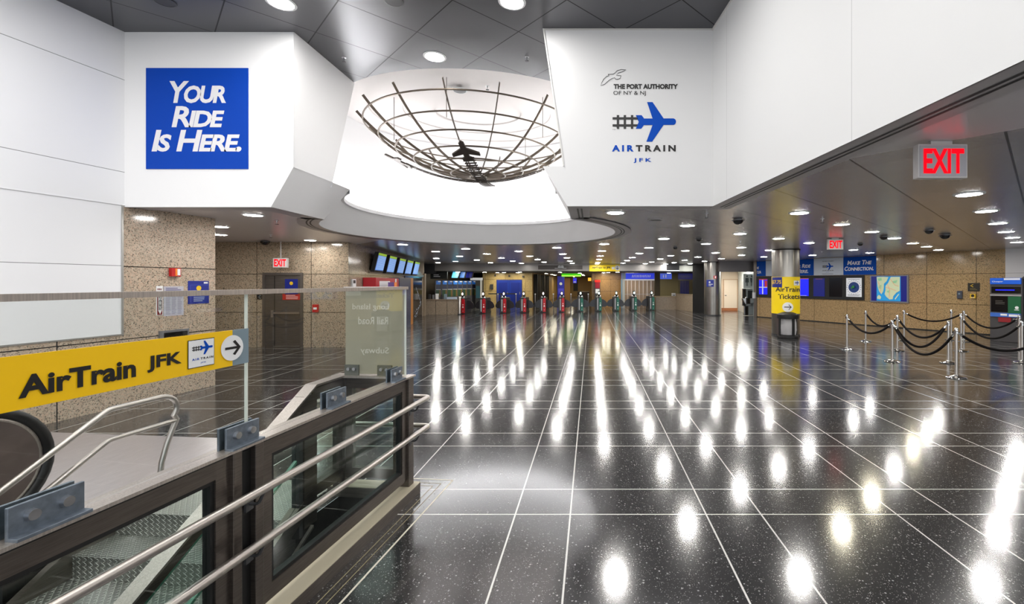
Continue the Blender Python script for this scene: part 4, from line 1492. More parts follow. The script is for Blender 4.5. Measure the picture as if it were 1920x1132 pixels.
# ------------------------------------------------------------------ wall with the steel door
DZ = 2.06
dr_ = M()
s0, s1 = WB.s(493.5), WB.s(568.5)
for q in ((s0, s0 + .065, 0, DZ + .07), (s1 - .065, s1, 0, DZ + .07), (s0 + .065, s1 - .065, DZ, DZ + .07)): dr_.wbox(WB, q[0], q[1], q[2], q[3], -.02, .04)
door = struct(dr_, 'door_1', mat('door_frame_grey', (104, 98, 94), .4, .5))
M().wbox(WB, s0 + .065, s1 - .065, 0, DZ, -.03, .012).build('leaf', DOOR_STEEL, door)
ss = WB.s(515.5)
M().wbox(WB, ss - .01, ss + .01, 0.02, DZ - .02, .012, .016).build('leaf_joint', BLACK, door)
m = M().wbox(WB, WB.s(513), WB.s(564), .96, 1.01, .04, .075)
m.wbox(WB, WB.s(511), WB.s(515), .86, 1.06, .012, .075)
m.build('push_bar', TUBE, door)
M().wbox(WB, s0 + .3, s1 - .1, .02, .05, .012, .016).build('kick_strip', BOLT, door)
o, f, a0, a1 = wall_item('door_poster', 'navy poster with yellow mark on the upper half of the steel door', 'poster', WB, 535, 559, WB.z(547, 552), WB.z(547, 523), NAVY, 'board', .006, .012)
art(f, [disc_poly((a0 + a1) / 2, WB.z(547, 531), .05)], GOLD, o, 'round_mark')
o, f, a0, a1 = wall_item('door_notice', 'red emergency notice plate on the steel door above its push bar', 'notice', WB, 530.5, 564, WB.z(547, 562), WB.z(547, 551), RED, 'board', .006, .012)
rows(f, a0 + .1, a1 - .05, WB.z(547, 561), WB.z(547, 552), 3, mat('notice_text', (230, 180, 180), .5), o)
o, f, a0, a1 = wall_item('pull_station', 'red fire pull station on buff granite to the side of the steel door', 'fire alarm', WB, 587.5, 598, WB.z(592, 585), WB.z(592, 570.5), RED, 'housing', .05)
art(f, [rect(a0 + .03, WB.z(592, 580), a1 - .03, WB.z(592, 576))], PRINT_WHITE, o, 'pull_bar')
o, f, a0, a1 = wall_item('letter_plate', 'small black plate with a letter C beside the steel door', 'sign', WB, 483, 492.5, WB.z(488, 561), WB.z(488, 552), BLACK, 'plate', .02)
lettering(f, 'C', a0 + .045, a1 - .03, WB.z(488, 559.5), WB.z(488, 553.5), GREYBLUE, o, .02)

# ------------------------------------------------------------------ steel columns
def column(x, y, label):
    o = thing('round_column', label, 'column', (x, y, 0))
    R = .455
    M().lathe([(R, .06), (R, 1.02), (R - .004, 1.022), (R - .004, 1.028), (R, 1.03), (R, 2.98)], (x, y, 0), 48).build('shaft', STEEL_COL, o, smooth=True)
    M().lathe([(R + .008, 0), (R + .008, .06), (R - .002, .06)], (x, y, 0), 48).build('base_ring', DARK_GREY, o, smooth=True)
    M().lathe([(R + .03, 2.97), (R + .03, 2.998)], (x, y, 0), 48).build('ceiling_ring', BLACK, o, smooth=True)
    return o


C1 = Vector((6.83, 15.95, 0))
C2 = Vector((6.83, 25.62, 0))
column(C1.x, C1.y, 'brushed steel column carrying the yellow AirTrain Tickets sign')
column(C2.x, C2.y, 'brushed steel column with a small blue poster, before the restroom opening')

# yellow sign wrapped round the nearer column
base_az = math.atan2(-C1.y, -C1.x)


def bend(x, zz, off):
    """x: -1..1 across the visible half of the column, right positive."""
    a = base_az + math.asin(max(-1, min(1, x))) if abs(x) <= 1 else base_az + math.copysign(PI / 2, x)
    return Vector((C1.x + (.466 + off) * math.cos(a), C1.y + (.466 + off) * math.sin(a), zz))


ws = thing('column_sign', 'yellow AirTrain Tickets wrap sign with $7.75 price on the steel column', 'sign', C1)
m = M()
ZS0, ZS1 = .775, 2.045
m.lathe([(.461, ZS0), (.466, ZS0), (.466, ZS1), (.461, ZS1)], (C1.x, C1.y, 0), 48, base_az - 1.52, base_az + 1.52)
m.build('wrap', YELLOW_LEMON, ws, smooth=True)
cf = Face((0, 0, 0), (1, 0, 0), (0, 0, 1), .003, bend)


def strip(x0, x1, z0, z1, material, nm, k=1.0, n_=10):
    m = M()
    for i in range(n_):
        a, b = x0 + (x1 - x0) * i / n_, x0 + (x1 - x0) * (i + 1) / n_
        m.quad(cf.pt(a, z0, k), cf.pt(b, z0, k), cf.pt(b, z1, k), cf.pt(a, z1, k))
    m.build(nm, material, ws)


cz = lambda v: EYE - (v - PY) / FOC * 15.55
cx = lambda u: (u - 1473.4) / 24.6
strip(-.99, cx(1467.5), cz(538.5), cz(519.5), NAVY, 'price_patch')
lettering(cf, '$7.75', -.93, cx(1466), cz(533), cz(525), GOLD, ws, .03, k=1.8)
lettering(cf, 'AirTrain', cx(1456.5), .955, cz(546.8), cz(537.8), INK, ws, .02, k=1.8)
lettering(cf, 'Tickets', cx(1461), .955, cz(560.5), cz(551.2), INK, ws, .02, k=1.8)
m = M()
c_ = (cx(1477), cz(575.5))
for k in range(5):
    for i in range(28):
        a0_, a1_ = 2 * PI * i / 28, 2 * PI * (i + 1) / 28
        q_ = lambda r_, a_: cf.pt(c_[0] + .37 * r_ * math.cos(a_), c_[1] + .165 * r_ * math.sin(a_), 1.4)
        m.quad(q_(k / 5, a0_), q_((k + 1) / 5, a0_), q_((k + 1) / 5, a1_), q_(k / 5, a1_))
m.build('arrow_disc', PRINT_WHITE, ws)
m = M()
for (xa, za), (xb, zb_) in (((-.24, 0), (.23, 0)), ((.06, .085), (.24, -.005)), ((.06, -.085), (.24, .005))):
    for i in range(8):
        p_, q2 = [(c_[0] + xa + (xb - xa) * t, c_[1] + za + (zb_ - za) * t) for t in (i / 8, (i + 1) / 8)]
        m.quad(cf.pt(p_[0], p_[1] - .014, 2.6), cf.pt(q2[0], q2[1] - .014, 2.6), cf.pt(q2[0], q2[1] + .014, 2.6), cf.pt(p_[0], p_[1] + .014, 2.6))
m.build('arrow', INK, ws)
strip(.55, .93, cz(535), cz(526), PRINT_WHITE, 'logo_patch')
emblem(cf, .62, cz(530), .26, ws, k=2.2)

# clear-bag litter bin at the foot of the column
tp = on_floor(1477, 634)
o = thing('litter_bin', 'black litter bin with clear bag at the foot of the yellow sign column', 'bin', (tp.x, tp.y, 0))
R = .30
M().lathe([(.001, 0), (R + .03, 0), (R + .04, .03), (R + .03, .10), (R - .02, .11), (.001, .11)], tp, 32).build('base', BLACK, o, smooth=True)
M().lathe([(R + .035, .66), (R + .04, .69), (R + .04, .79), (R + .01, .81), (.17, .865), (.15, .86), (.15, .76), (R, .66)], tp, 32).build('lid', BLACK, o, smooth=True)
for k in range(4):
    a = math.radians(245 + 90 * k) - .95
    M().beam(tp + Vector((math.cos(a) * R, math.sin(a) * R, .1)), tp + Vector((math.cos(a) * R, math.sin(a) * R, .68)), .075, .04, (math.cos(a), math.sin(a), 0)).build('upright', BLACK, o)
m = M()
rnd = random.Random(3)
N_ = 40
for i in range(12):
    zz = .13 + .56 * i / 11
    for j in range(N_):
        a = 2 * PI * j / N_
        r_ = (R - .03) * (.80 + .2 * math.sin(PI * (.15 + .8 * i / 11))) + .012 * math.sin(9 * a + i * .4) + rnd.uniform(-.006, .006)
        m.v.append(tp + Vector((r_ * math.cos(a), r_ * math.sin(a), zz)))
for i in range(11):
    for j in range(N_): m.f.append((i * N_ + j, i * N_ + (j + 1) % N_, (i + 1) * N_ + (j + 1) % N_, (i + 1) * N_ + j))
m.build('clear_bag', BAG, o, smooth=True)
M().lathe([(.001, .13), (.2, .13), (.17, .24), (.06, .3), (.001, .29)], tp, 12).build('litter', mat('litter_grey', (120, 118, 124), .8), o)

# poster and alarm on the far column
d2 = Vector((-C2.x, -C2.y, 0)).normalized()
lat = Vector((-d2.y, d2.x, 0))


def on_col2(u, v0, v1, wd, nm, label, cat, material):
    y = C2.y - .44
    x_off = (u - 1335.4) / FOC * y
    c = C2 + d2 * math.sqrt(max(.01, .46 ** 2 - x_off ** 2)) + lat * -x_off * -1
    z0, z1 = EYE - (v1 - PY) / FOC * y, EYE - (v0 - PY) / FOC * y
    o = thing(nm, label, cat, (c.x, c.y, z0))
    m = M()
    e = lat * wd / 2
    m.hexa([Vector((q.x, q.y, zz)) for zz in (z0, z1) for q in (c - e, c + e, c + e + d2 * .02, c - e + d2 * .02)])
    m.build('board', material, o)
    return o, c + d2 * .022, z0, z1


o, c, z0, z1 = on_col2(1331.5, 524.5, 537.5, .40, 'column_poster', 'small navy poster with white mark on the steel column before the restroom opening', 'poster', NAVY)
f = Face((c.x, c.y, 0), lat, (0, 0, 1), .003)
art(f, [disc_poly(-.03, z1 - .13, .05), rect(-.08, z0 + .12, .14, z0 + .16), rect(-.08, z0 + .05, .05, z0 + .08)], PRINT_GREY, o, 'white_mark')
o, c, z0, z1 = on_col2(1340.5, 516.7, 522.3, .16, 'column_strobe', 'red fire strobe above the navy poster on the steel column', 'fire alarm', RED)
f = Face((c.x, c.y, 0), lat, (0, 0, 1), .003)
art(f, [rect(-.02, z0 + .03, .05, z1 - .03)], PRINT_WHITE, o, 'strobe_lens')

# ------------------------------------------------------------------ wall with banners and screens
def banner(u0, u1, label, material):
    s0, s1 = WR.s(u0), WR.s(u1)
    o = thing('wall_banner', label, 'banner', WR.pt((s0 + s1) / 2, 2.19))
    M().wbox(WR, s0, s1, 2.19, 2.985, .001, .02).build('board', material, o)
    return o, wall_face(WR, 0, 0, .023), s0, s1


BG = mat('banner_grey', (196, 204, 216), .45)
o, f, s0, s1 = banner(1414.5, 1436, 'blue WELCOME ABOARD banner by the restroom corner, partly behind a column', BANNER_BLUE)
lettering(f, 'come', s0 + .05, s1 - .42, 2.56, 2.70, SIGN_WHITE, o, .02, .2, .8)
lettering(f, 'rd.', s0 + .45, s1 - .62, 2.33, 2.47, SIGN_WHITE, o, .02, .2, .8)
o, f, s0, s1 = banner(1436.3, 1468, 'pale grey banner panel behind the yellow sign column', BG)
o, f, s0, s1 = banner(1468.3, 1526, 'blue YOUR RIDE IS HERE banner beside the yellow sign column', BANNER_BLUE)
q = lambda u: WR.s(u)
lettering(f, 'Your Ride', q(1482.5), q(1520.5), 2.56, 2.75, SIGN_WHITE, o, .025, .2, .78)
lettering(f, 'Is Here.', q(1485), q(1516), 2.31, 2.50, SIGN_WHITE, o, .025, .2, .78)
o, f, s0, s1 = banner(1526.3, 1581.5, 'pale AIRTRAIN JFK banner with blue plane emblem between two blue banners', BG)
lettering(f, 'THE PORT AUTHORITY', q(1542), q(1564), 2.82, 2.85, INK, o, .04)
emblem(f, q(1542.5), 2.595, q(1563) - q(1542.5), o, k=1.2)
lettering(f, 'AIRTRAIN', q(1542.5), q(1563), 2.385, 2.43, INK, o, .04, spacing=1.4)
lettering(f, 'JFK', q(1549), q(1555), 2.315, 2.345, LOGO_BLUE, o, .03, spacing=1.4)
art(f, [rect(q(1542), 2.24, q(1563), 2.255)], INK, o, 'text_rows')
o, f, s0, s1 = banner(1581.8, 1643, 'blue MAKE THE CONNECTION banner next to the warm-lit granite', BANNER_BLUE)
lettering(f, 'Make The', q(1589), q(1635), 2.63, 2.82, SIGN_WHITE, o, .028, .2, .78)
lettering(f, 'Connection.', q(1584), q(1638.5), 2.37, 2.56, SIGN_WHITE, o, .028, .2, .78)

# black screen band: one housing, a screen for each display
s0, s1 = WR.s(1419), WR.s(1621)
o = thing('screen_housing', 'long black housing strip under the banners that holds the displays', 'housing', WR.pt((s0 + s1) / 2, 1.08))
M().wbox(WR, s0, s1, 1.08, 2.17, .001, .05).build('case', BLACK, o)


def display(u0, u1, z0, z1, label, material, cat='screen'):
    s0, s1 = WR.s(u0), WR.s(u1)
    o = thing('wall_display', label, cat, WR.pt((s0 + s1) / 2, z0))
    pn = M().wbox(WR, s0, s1, z0, z1, .051, .058).build('panel', material, o)
    return pn, wall_face(WR, 0, 0, .061), s0, s1


o, f, s0, s1 = display(1424.5, 1440, 1.22, 2.04, 'lit blue display with white cross lines and red top, by the restroom corner', SCREEN_DEEP)
sw = s1 - s0
art(f, [rect(s0 + sw * .38, 1.24, s0 + sw * .52, 2.0), rect(s0, 1.58, s1, 1.62)], SCREEN_WHITE, o, 'white_lines')
art(f, [rect(s0, 1.99, s1, 2.04), rect(s0 + sw * .68, 1.62, s1, 1.95)], mat('screen_red', (190, 50, 60), .3, emit=.4), o, 'red_blocks')
o, f, s0, s1 = display(1499, 1517.5, 1.20, 2.05, 'bright blue blank display just beside the yellow sign column', SCREEN_DEEP)
art(f, [rect(s0, 2.02, s1, 2.05)], mat('screen_pink', (214, 110, 120), .3, emit=.4), o, 'top_line')
art(f, [rect(s0 + .1, 1.21, s1 - .1, 1.225)], SCREEN_WHITE, o, 'bottom_line')
o, f, s0, s1 = display(1526.5, 1547.5, 1.20, 2.05, 'dim dark blue display between the bright blue one and the switched-off one', SCREEN_DIM)
art(f, [rect(s0 + .1, 2.0, s1 - .1, 2.03)], mat('screen_pink2', (120, 70, 110), .3, emit=.3), o, 'top_line')
o, f, s0, s1 = display(1556, 1580, 1.20, 2.06, 'switched-off black display beside the white seal poster', mat('screen_off', (22, 22, 26), .15))
art(f, [rect(s0 + .3, 2.03, s1 - .3, 2.05)], mat('screen_glint', (60, 60, 64), .2), o, 'top_glint')  # painted glint along the top of the dark screen
o, f, s0, s1 = display(1588, 1617, 1.22, 2.05, 'white poster with a dark blue round seal in the black housing', SCREEN_WHITE, 'poster')
cs, hs_ = (s0 + s1) / 2, 1.64
art(f, [disc_poly(cs, hs_, .235)], mat('seal_blue', (16, 62, 132), .4), o, 'seal')
art(f, [disc_poly(cs + .30 * math.cos(2 * PI * i / 20), hs_ + .30 * math.sin(2 * PI * i / 20), .016, 8) for i in range(20)], mat('seal_navy', (20, 40, 96), .4), o, 'seal_dots')
art(f, [disc_poly(cs, hs_ + .02, .06), disc_poly(cs - .06, hs_ - .03, .04)], mat('seal_green', (40, 140, 70), .4), o, 'seal_centre', 1.8)
art(f, [rect(s0 + .08, 1.98, s1 - .08, 2.0), rect(s0 + .06, 1.30, s1 - .06, 1.32), rect(s0 + .06, 1.26, s1 - .12, 1.275)], GREY_FRAME, o, 'text_rows')

s0, s1 = WR.s(1632.5), WR.s(1704.5)
o = thing('map_screen', 'wide framed map screen with blue water and green land on warm-lit granite', 'screen', WR.pt((s0 + s1) / 2, 1.02))
M().wbox(WR, s0, s1, 1.02, 2.15, .001, .05).build('frame', GREY_FRAME, o)
M().wbox(WR, s0 + .05, s1 - .06, 1.08, 2.11, .05, .054).build('panel', SCREEN_DIM, o)
f = wall_face(WR, 0, 0, .057)
m0, m1 = WR.s(1645), WR.s(1690)
mx = lambda t: m0 + (m1 - m0) * t
mz = lambda t: 1.09 + 1.01 * t
art(f, [rect(m0, 1.09, m1, 2.10)], MAP_SEA, o, 'map_water')
land = [[(.02, .98), (.30, .99), (.52, .97), (.44, .80), (.33, .70), (.33, .55), (.30, .38), (.22, .27), (.12, .40), (.06, .60)],
        [(.40, .62), (.50, .72), (.62, .98), (.99, .98), (.98, .42), (.84, .34), (.72, .20), (.70, .08), (.56, .06), (.42, .18), (.36, .28), (.40, .44)],
        [(.04, .08), (.18, .06), (.22, .16), (.12, .24), (.05, .18)], [(.80, .06), (.96, .28), (.93, .30), (.78, .10)]]
art(f, [[(mx(a), mz(b)) for a, b in p] for p in land], MAP_LAND, o, 'map_land', 1.6)
art(f, [[(mx(a), mz(b)) for a, b in p] for p in ([(.08, .92), (.24, .95), (.26, .84), (.12, .82)], [(.14, .62), (.24, .66), (.22, .48), (.13, .52)], [(.7, .8), (.9, .86), (.86, .74), (.72, .72)], [(.46, .4), (.58, .44), (.54, .32)])], MAP_PARK, o, 'map_parks', 2.2)
for i, p in enumerate(([(.42, .56), (.62, .52), (.86, .42)], [(.5, .70), (.6, .45), (.58, .12)], [(.1, .8), (.2, .6), (.22, .32)], [(.62, .9), (.8, .66), (.96, .6)])):
    stroke(f, [(mx(a), mz(b)) for a, b in p], .016, MAP_ROAD, o, 'map_road', 2.6)

o, f, a0, a1 = wall_item('direction_plate', 'black plate with gold arrow on warm-lit granite near the ticket machine', 'sign', WR, 1815, 1837.3, WR.z(1826, 546), WR.z(1826, 530.5), mat('plate_black', (30, 26, 18), .4), 'plate', .02)
stroke(f, [(a0 + .16, WR.z(1826, 533)), (a0 + .08, WR.z(1826, 535.5)), (a0 + .16, WR.z(1826, 538))], .02, GOLD, o, 'arrow')
rows(f, a0 + .06, a1 - .06, WR.z(1826, 544), WR.z(1826, 539.5), 2, mat('plate_text', (110, 96, 50), .5), o)
o, f, a0, a1 = wall_item('dispenser', 'grey rounded sanitizer dispenser on warm-lit granite near the black plate', 'dispenser', WR, 1795.5, 1805.5, WR.z(1800, 560), WR.z(1800, 545), mat('dispenser_grey', (70, 74, 86), .3), 'body', .09)
o.children[0].modifiers.new('bevel', 'BEVEL').width = .02
art(Face(WR.pt(0, 0, .095), (WR.d.x, WR.d.y, 0), (0, 0, 1), .003), [rect(a0 + .05, WR.z(1800, 552), a1 - .05, WR.z(1800, 549))], GREYBLUE, o, 'window')
o, f, a0, a1 = wall_item('emergency_button', 'yellow emergency button box under the black plate on warm-lit granite', 'button box', WR, 1820.5, 1830.5, WR.z(1825, 559), WR.z(1825, 551), GOLD, 'housing', .08)
art(f, [disc_poly((a0 + a1) / 2, WR.z(1825, 554.2), .05)], INK, o, 'button')
art(f, [rect(a0 + .03, WR.z(1825, 558.3), a1 - .03, WR.z(1825, 557.3))], PRINT_WHITE, o, 'label_strip')

# ------------------------------------------------------------------ ticket machines at the right
tm = on_floor(1886, 641)
dW = Vector((WR.d.x, WR.d.y, 0)); nW = Vector((WR.n.x, WR.n.y, 0))


def machine(c, label, detail=True):
    W = Wall((c - dW * .39).to_2d(), (c + dW * .39).to_2d())
    o = thing('ticket_machine', label, 'ticket machine', (c.x, c.y, 0))
    M().wbox(W, 0, .78, 0, 1.98, -.6, 0).build('cabinet', CASE_GREY, o, bevel=.012)
    hd = M().wbox(W, .02, .76, 1.80, 1.99, .001, .06).build('header', mat('header_blue', (0, 84, 196), .3, emit=.3), o)
    f = wall_face(W, 0, 0, .064)
    lettering(f, 'Cheaper', .07, .34, 1.85, 1.90, PRINT_WHITE, hd, .02)
    art(f, [rect(.36, 1.93, .74, 1.98)], PRINT_WHITE, hd, 'header_label')
    M().wbox(W, .04, .74, 1.52, 1.72, .001, .012).build('upper_panel', BLACK_GLOSS, o)
    art(wall_face(W, 0, 0, .015), [rect(.14, 1.60, .60, 1.635)], SCREEN_DEEP, o, 'blue_line')
    M().wbox(W, .02, .76, 1.43, 1.48, .001, .05).build('ledge', BOLT, o)
    M().wbox(W, .03, .44, .93, 1.42, .001, .012).build('touch_screen', BLACK_GLOSS, o)
    g_ = wall_face(W, 0, 0, .016)
    rows(g_, .14, .38, 1.16, 1.30, 3, mat('screen_text', (70, 66, 60), .4), o)
    cu_ = M().wbox(W, .45, .75, .90, 1.42, .001, .04).build('card_unit', mat('machine_green', (8, 92, 52), .35), o)
    h_ = wall_face(W, 0, 0, .044)
    art(h_, [disc_poly(.66, 1.08, .045, 16), rect(.60, 1.0, .71, 1.02)], PRINT_WHITE, cu_, 'card_mark')
    m = M().wbox(W, .03, .75, .78, .90, .001, .07)
    ks = m.build('keypad_shelf', mat('shelf_blue', (60, 110, 200), .35), o)
    art(wall_face(W, 0, 0, .073), [rect(.28, .82, .44, .88), rect(.48, .80, .72, .87)], PRINT_WHITE, ks, 'shelf_labels')
    M().wbox(W, .22, .52, .62, .77, .001, .05).build('ticket_tray', mat('tray_red', (146, 26, 34), .4), o)
    M().wbox(W, .57, .65, .66, .74, .001, .03).build('coin_cup', BOLT, o)
    return o


machine(tm, 'grey ticket machine with blue header against the end of the warm-lit granite wall')
machine(tm + dW * .93 + nW * .02, 'grey ticket machine cut off by the photo edge, next to its whole twin')
W2 = Wall((tm - dW * .4 + nW * -.55).to_2d(), (tm + dW * 1.5 + nW * -.55).to_2d())
m = M()
W2 = Wall(W2.p - W2.n * .35, W2.q - W2.n * .35)
m.slab([W2.pt(.5, 1.95), W2.pt(1.9, 1.95), W2.pt(1.9, 2.10), W2.pt(.86, 2.10), W2.pt(.6, 2.04)], nW * .12)
one(m, 'machine_canopy', CASE_GREY, 'grey canopy edge showing behind the two ticket machines', 'canopy')

# ------------------------------------------------------------------ rope stanchions
ST = [((1588, 655), 'chrome rope post standing apart, first of the front line from the litter bin'),
      ((1623, 640), 'chrome rope post under the left side of the map screen'),
      ((1673, 677.5), 'chrome rope post where the low rope ends, in front of the map screen'),
      ((1682.5, 657), 'chrome rope post just behind another post in front of the map screen'),
      ((1695, 638), 'chrome rope post under the right edge of the map screen, by the wall'),
      ((1778, 680), 'chrome rope post just behind the nearest, tallest-looking post'),
      ((1793, 708), 'chrome rope post nearest the viewer, with the big base disc'),
      ((1802, 657.5), 'chrome rope post in the middle row under the grey dispenser'),
      ((1807, 640), 'chrome rope post by the warm-lit granite under the grey dispenser'),
      ((1783.5, 637), 'chrome rope post by the wall to the side of the grey dispenser'),
      ((1911, 656), 'chrome rope post in front of the ticket machine, the farther of two'),
      ((1916, 680), 'chrome rope post in front of the ticket machine, the nearer of two'),
      ((1985, 700), 'chrome rope post beyond the photo edge at the end of the front rope')]


def make_stanchion():
    o = thing('rope_stanchion', '', 'stanchion', (0, 0, 0), 0, 'chrome rope posts before the ticket machines')
    M().lathe([(.001, 0), (.165, 0), (.17, .008), (.165, .02), (.12, .032), (.045, .045), (.04, .06), (.001, .06)], n=36).build('base', CHROME, o, smooth=True)
    M().lathe([(.026, .05), (.026, .90)], n=20).build('pole', TUBE, o, smooth=True)
    M().lathe([(.026, .855), (.04, .86), (.04, .895), (.026, .90)], n=20).build('collar', CHROME, o, smooth=True)
    M().lathe([(.026, .90), (.034, .91), (.034, .955), (.026, .97), (.001, .975)], n=20).build('cap', CHROME, o, smooth=True)
    return o


stp = make_stanchion()
SP = []
for i, ((u, v), lb) in enumerate(ST):
    p = on_floor(u, v)
    SP.append(p)
    if i == 0:
        stp.location = p; stp['label'] = lb; INV[stp] = Matrix.Translation(p).inverted()
    else: copy_thing(stp, p, 0, lb)
ROPES = [(0, 2, .31, 'black rope slung lowest between the lone front post and the map-screen post'),
         (1, 3, .29, 'thin black rope sagging under the left part of the map screen'),
         (4, 8, .25, 'long thin black rope along the warm-lit granite wall'),
         (3, 5, .40, 'thick black rope sagging in the middle row of posts'),
         (2, 5, .52, 'black rope hanging low, the upper of two crossing strands'),
         (2, 6, .56, 'black rope hanging lowest toward the nearest post'),
         (8, 10, .36, 'black rope sagging in front of the ticket machine, the highest of three'),
         (7, 11, .42, 'thick black rope before the ticket machine, the middle of three'),
         (6, 12, .38, 'black rope from the nearest post running out of the photo')]
for a, b, sag, lb in ROPES:
    p, q = SP[a] + Vector((0, 0, .875)), SP[b] + Vector((0, 0, .875))
    d = (q - p); d.z = 0; d.normalize()
    p, q = p + d * .035, q - d * .035
    o = thing('velvet_rope', lb, 'rope', (p + q) / 2 - Vector((0, 0, sag)), 0, None)
    pts = []
    for k in range(29):
        t = k / 28
        c = p.lerp(q, t)
        c.z -= sag * (1 - (2 * t - 1) ** 2)
        pts.append(c)
    M().tube(pts[1:-1], .026, 10).build('cord', ROPE, o, smooth=True)
    for e, g in ((0, 2), (-1, -3)):
        M().tube([pts[e], (pts[e] + pts[g]) / 2, pts[g]], [.012, .026, .023], 12).build('end_ferrule', CHROME, o, smooth=True)

# ------------------------------------------------------------------ departure screens and stalls on the far left wall
WF0 = WF
WF = Wall(WF0.p + WF0.n * .28, WF0.q + WF0.n * .28)


def wf_screen(u0, u1, vt, vb, label, i):
    s0, s1 = WF.s(u0), WF.s(u1)
    um = (u0 + u1) / 2
    sm_, sh_ = (s0 + s1) / 2, (s1 - s0) * .42
    s0, s1 = sm_ - sh_, sm_ + sh_
    z0, z1 = WF.z(um, vb), WF.z(um, vt)
    o = thing('departure_screen', label, 'screen', WF.pt((s0 + s1) / 2, z0, .3), 0, 'departure screens on the granite wall')
    # hung tilted: the top leans out from the wall
    P = lambda s, z_, d: WF.pt(s, z_, d - .32 + .13 * (z_ - z0) / (z1 - z0))
    def slab(sa, sb, za, zb, d0, d1):
        return M().hexa([P(sa, za, d1), P(sb, za, d1), P(sb, za, d0), P(sa, za, d0), P(sa, zb, d1), P(sb, zb, d1), P(sb, zb, d0), P(sa, zb, d0)])
    slab(s0 - .05, s1 + .05, z0 - .05, z1 + .03, .10, .22).build('case', BLACK, o)
    slab(s0, s1, z0, z1 - (z1 - z0) * .14, .221, .224).build('panel', SCREEN_BLUE, o)
    slab(s0, s1, z1 - (z1 - z0) * .13, z1, .221, .224).build('title_bar', SCREEN_GREEN, o)
    m = M()
    H_ = (z1 - z0) * .86
    for k in range(11):
        za = z0 + H_ * (k + .75) / 11.6
        m.add([P(s0 + .04, za, .228), P(s1 - .04, za, .228), P(s1 - .04, za + .018, .228), P(s0 + .04, za + .018, .228)], [(0, 1, 2, 3)])
    m.build('text_rows', SCREEN_ROW, o)


for i, (u0, u1, vt, vb, n_) in enumerate(((707.5, 725, 475.5, 507, 'first and largest'), (729, 744, 481, 510, 'second'), (748, 761, 485.5, 511.5, 'third'), (762.5, 775, 489, 513, 'fourth'), (777, 787, 491.5, 514, 'fifth and smallest'))):
    wf_screen(u0, u1, vt, vb, f'tilted blue departure screen with lime header, {n_} from the steel door side', i)

WF = WF0
o, f, a0, a1 = wall_item('intercom_panel', 'white intercom panel with dark window at the granite corner', 'intercom', WF, 658.5, 665, WF.z(661, 540), WF.z(661, 523), PRINT_WHITE, 'plate', .04)
art(f, [rect(a0 + .05, WF.z(661, 531), a1 - .05, WF.z(661, 525))], INK, o, 'window')


def stall(u0, u1, vt, label, material, th=.5, zt=None):
    s0, s1 = WF.s(u0), WF.s(u1)
    zz = zt or WF.z((u0 + u1) / 2, vt)
    o = thing('vending_machine', label, 'vending machine', WF.pt((s0 + s1) / 2, 0, .2))
    M().wbox(WF, s0, s1, 0.0, zz, .01, .40).build('cabinet', material, o, bevel=.01)
    return o, wall_face(WF, 0, 0, .405), s0, s1, zz


o, f, a0, a1, zz = stall(679.5, 727, 521, 'red machine with a purple and orange panel behind the frosted pane', RED_DARK)
w_ = a1 - a0
art(f, [rect(a0 + w_ * .12, 1.62, a0 + w_ * .56, 1.9)], PRINT_WHITE, o, 'logo_plate')
art(f, [rect(a0 + w_ * .14, 1.66, a0 + w_ * .40, 1.86)], mat('logo_purple', (74, 22, 130), .4), o, 'purple_block', 1.6)
art(f, [rect(a0 + w_ * .42, 1.66, a0 + w_ * .54, 1.86)], ORANGE, o, 'orange_block', 1.6)
art(f, [rect(a0 + w_ * .80, .3, a0 + w_ * .87, zz - .02)], PRINT_WHITE, o, 'white_strip')
o, f, a0, a1, zz = stall(728.5, 752, 521, 'dark blue-grey machine beside the red machine', mat('machine_slate', (54, 62, 84), .25))
o, f, a0, a1, zz = stall(752.3, 757, 521, 'narrow orange-edged panel between the slate machine and the black panel', mat('panel_ochre', (170, 110, 40), .4))
s0, s1 = WF.s(757.5), WF.s(789.5)
o = thing('glossy_panel', 'tall glossy black wall panel with a white sparkling swirl by the ticket hall corner', 'panel', WF.pt((s0 + s1) / 2, 0))
M().wbox(WF, s0, s1, 0, 2.15, .005, .05).build('board', BLACK_GLOSS, o)
f = wall_face(WF, 0, 0, .053)
rnd = random.Random(5)
ps = []
for i in range(150):
    t = rnd.random()
    sx = s0 + (s1 - s0) * (.97 - .62 * (4 * (t - .45) ** 2) ** .5 * .55 - .2 * rnd.random() * (1 - t)) if t > .3 else s0 + (s1 - s0) * (.45 + .5 * t + .2 * rnd.random())
    ps.append(disc_poly(max(s0 + .05, min(s1 - .05, sx)), .1 + 1.5 * t, rnd.uniform(.012, .035), 6))
art(f, ps, mat('swirl_white', (190, 200, 214), .4), o, 'sparkle_swirl')
f0 = WF.len - .36
struct(M().wbox(WF, f0, f0 + .35, 0, 2.35, .0, .10), 'trim_6', mat('pilaster_stone', (140, 124, 104), .4))
struct(M().wbox(WF, WF.s(690), f0, 2.16, 2.26, .0, .05), 'trim_7', mat('ledge_bronze', (120, 108, 90), .3, .5))

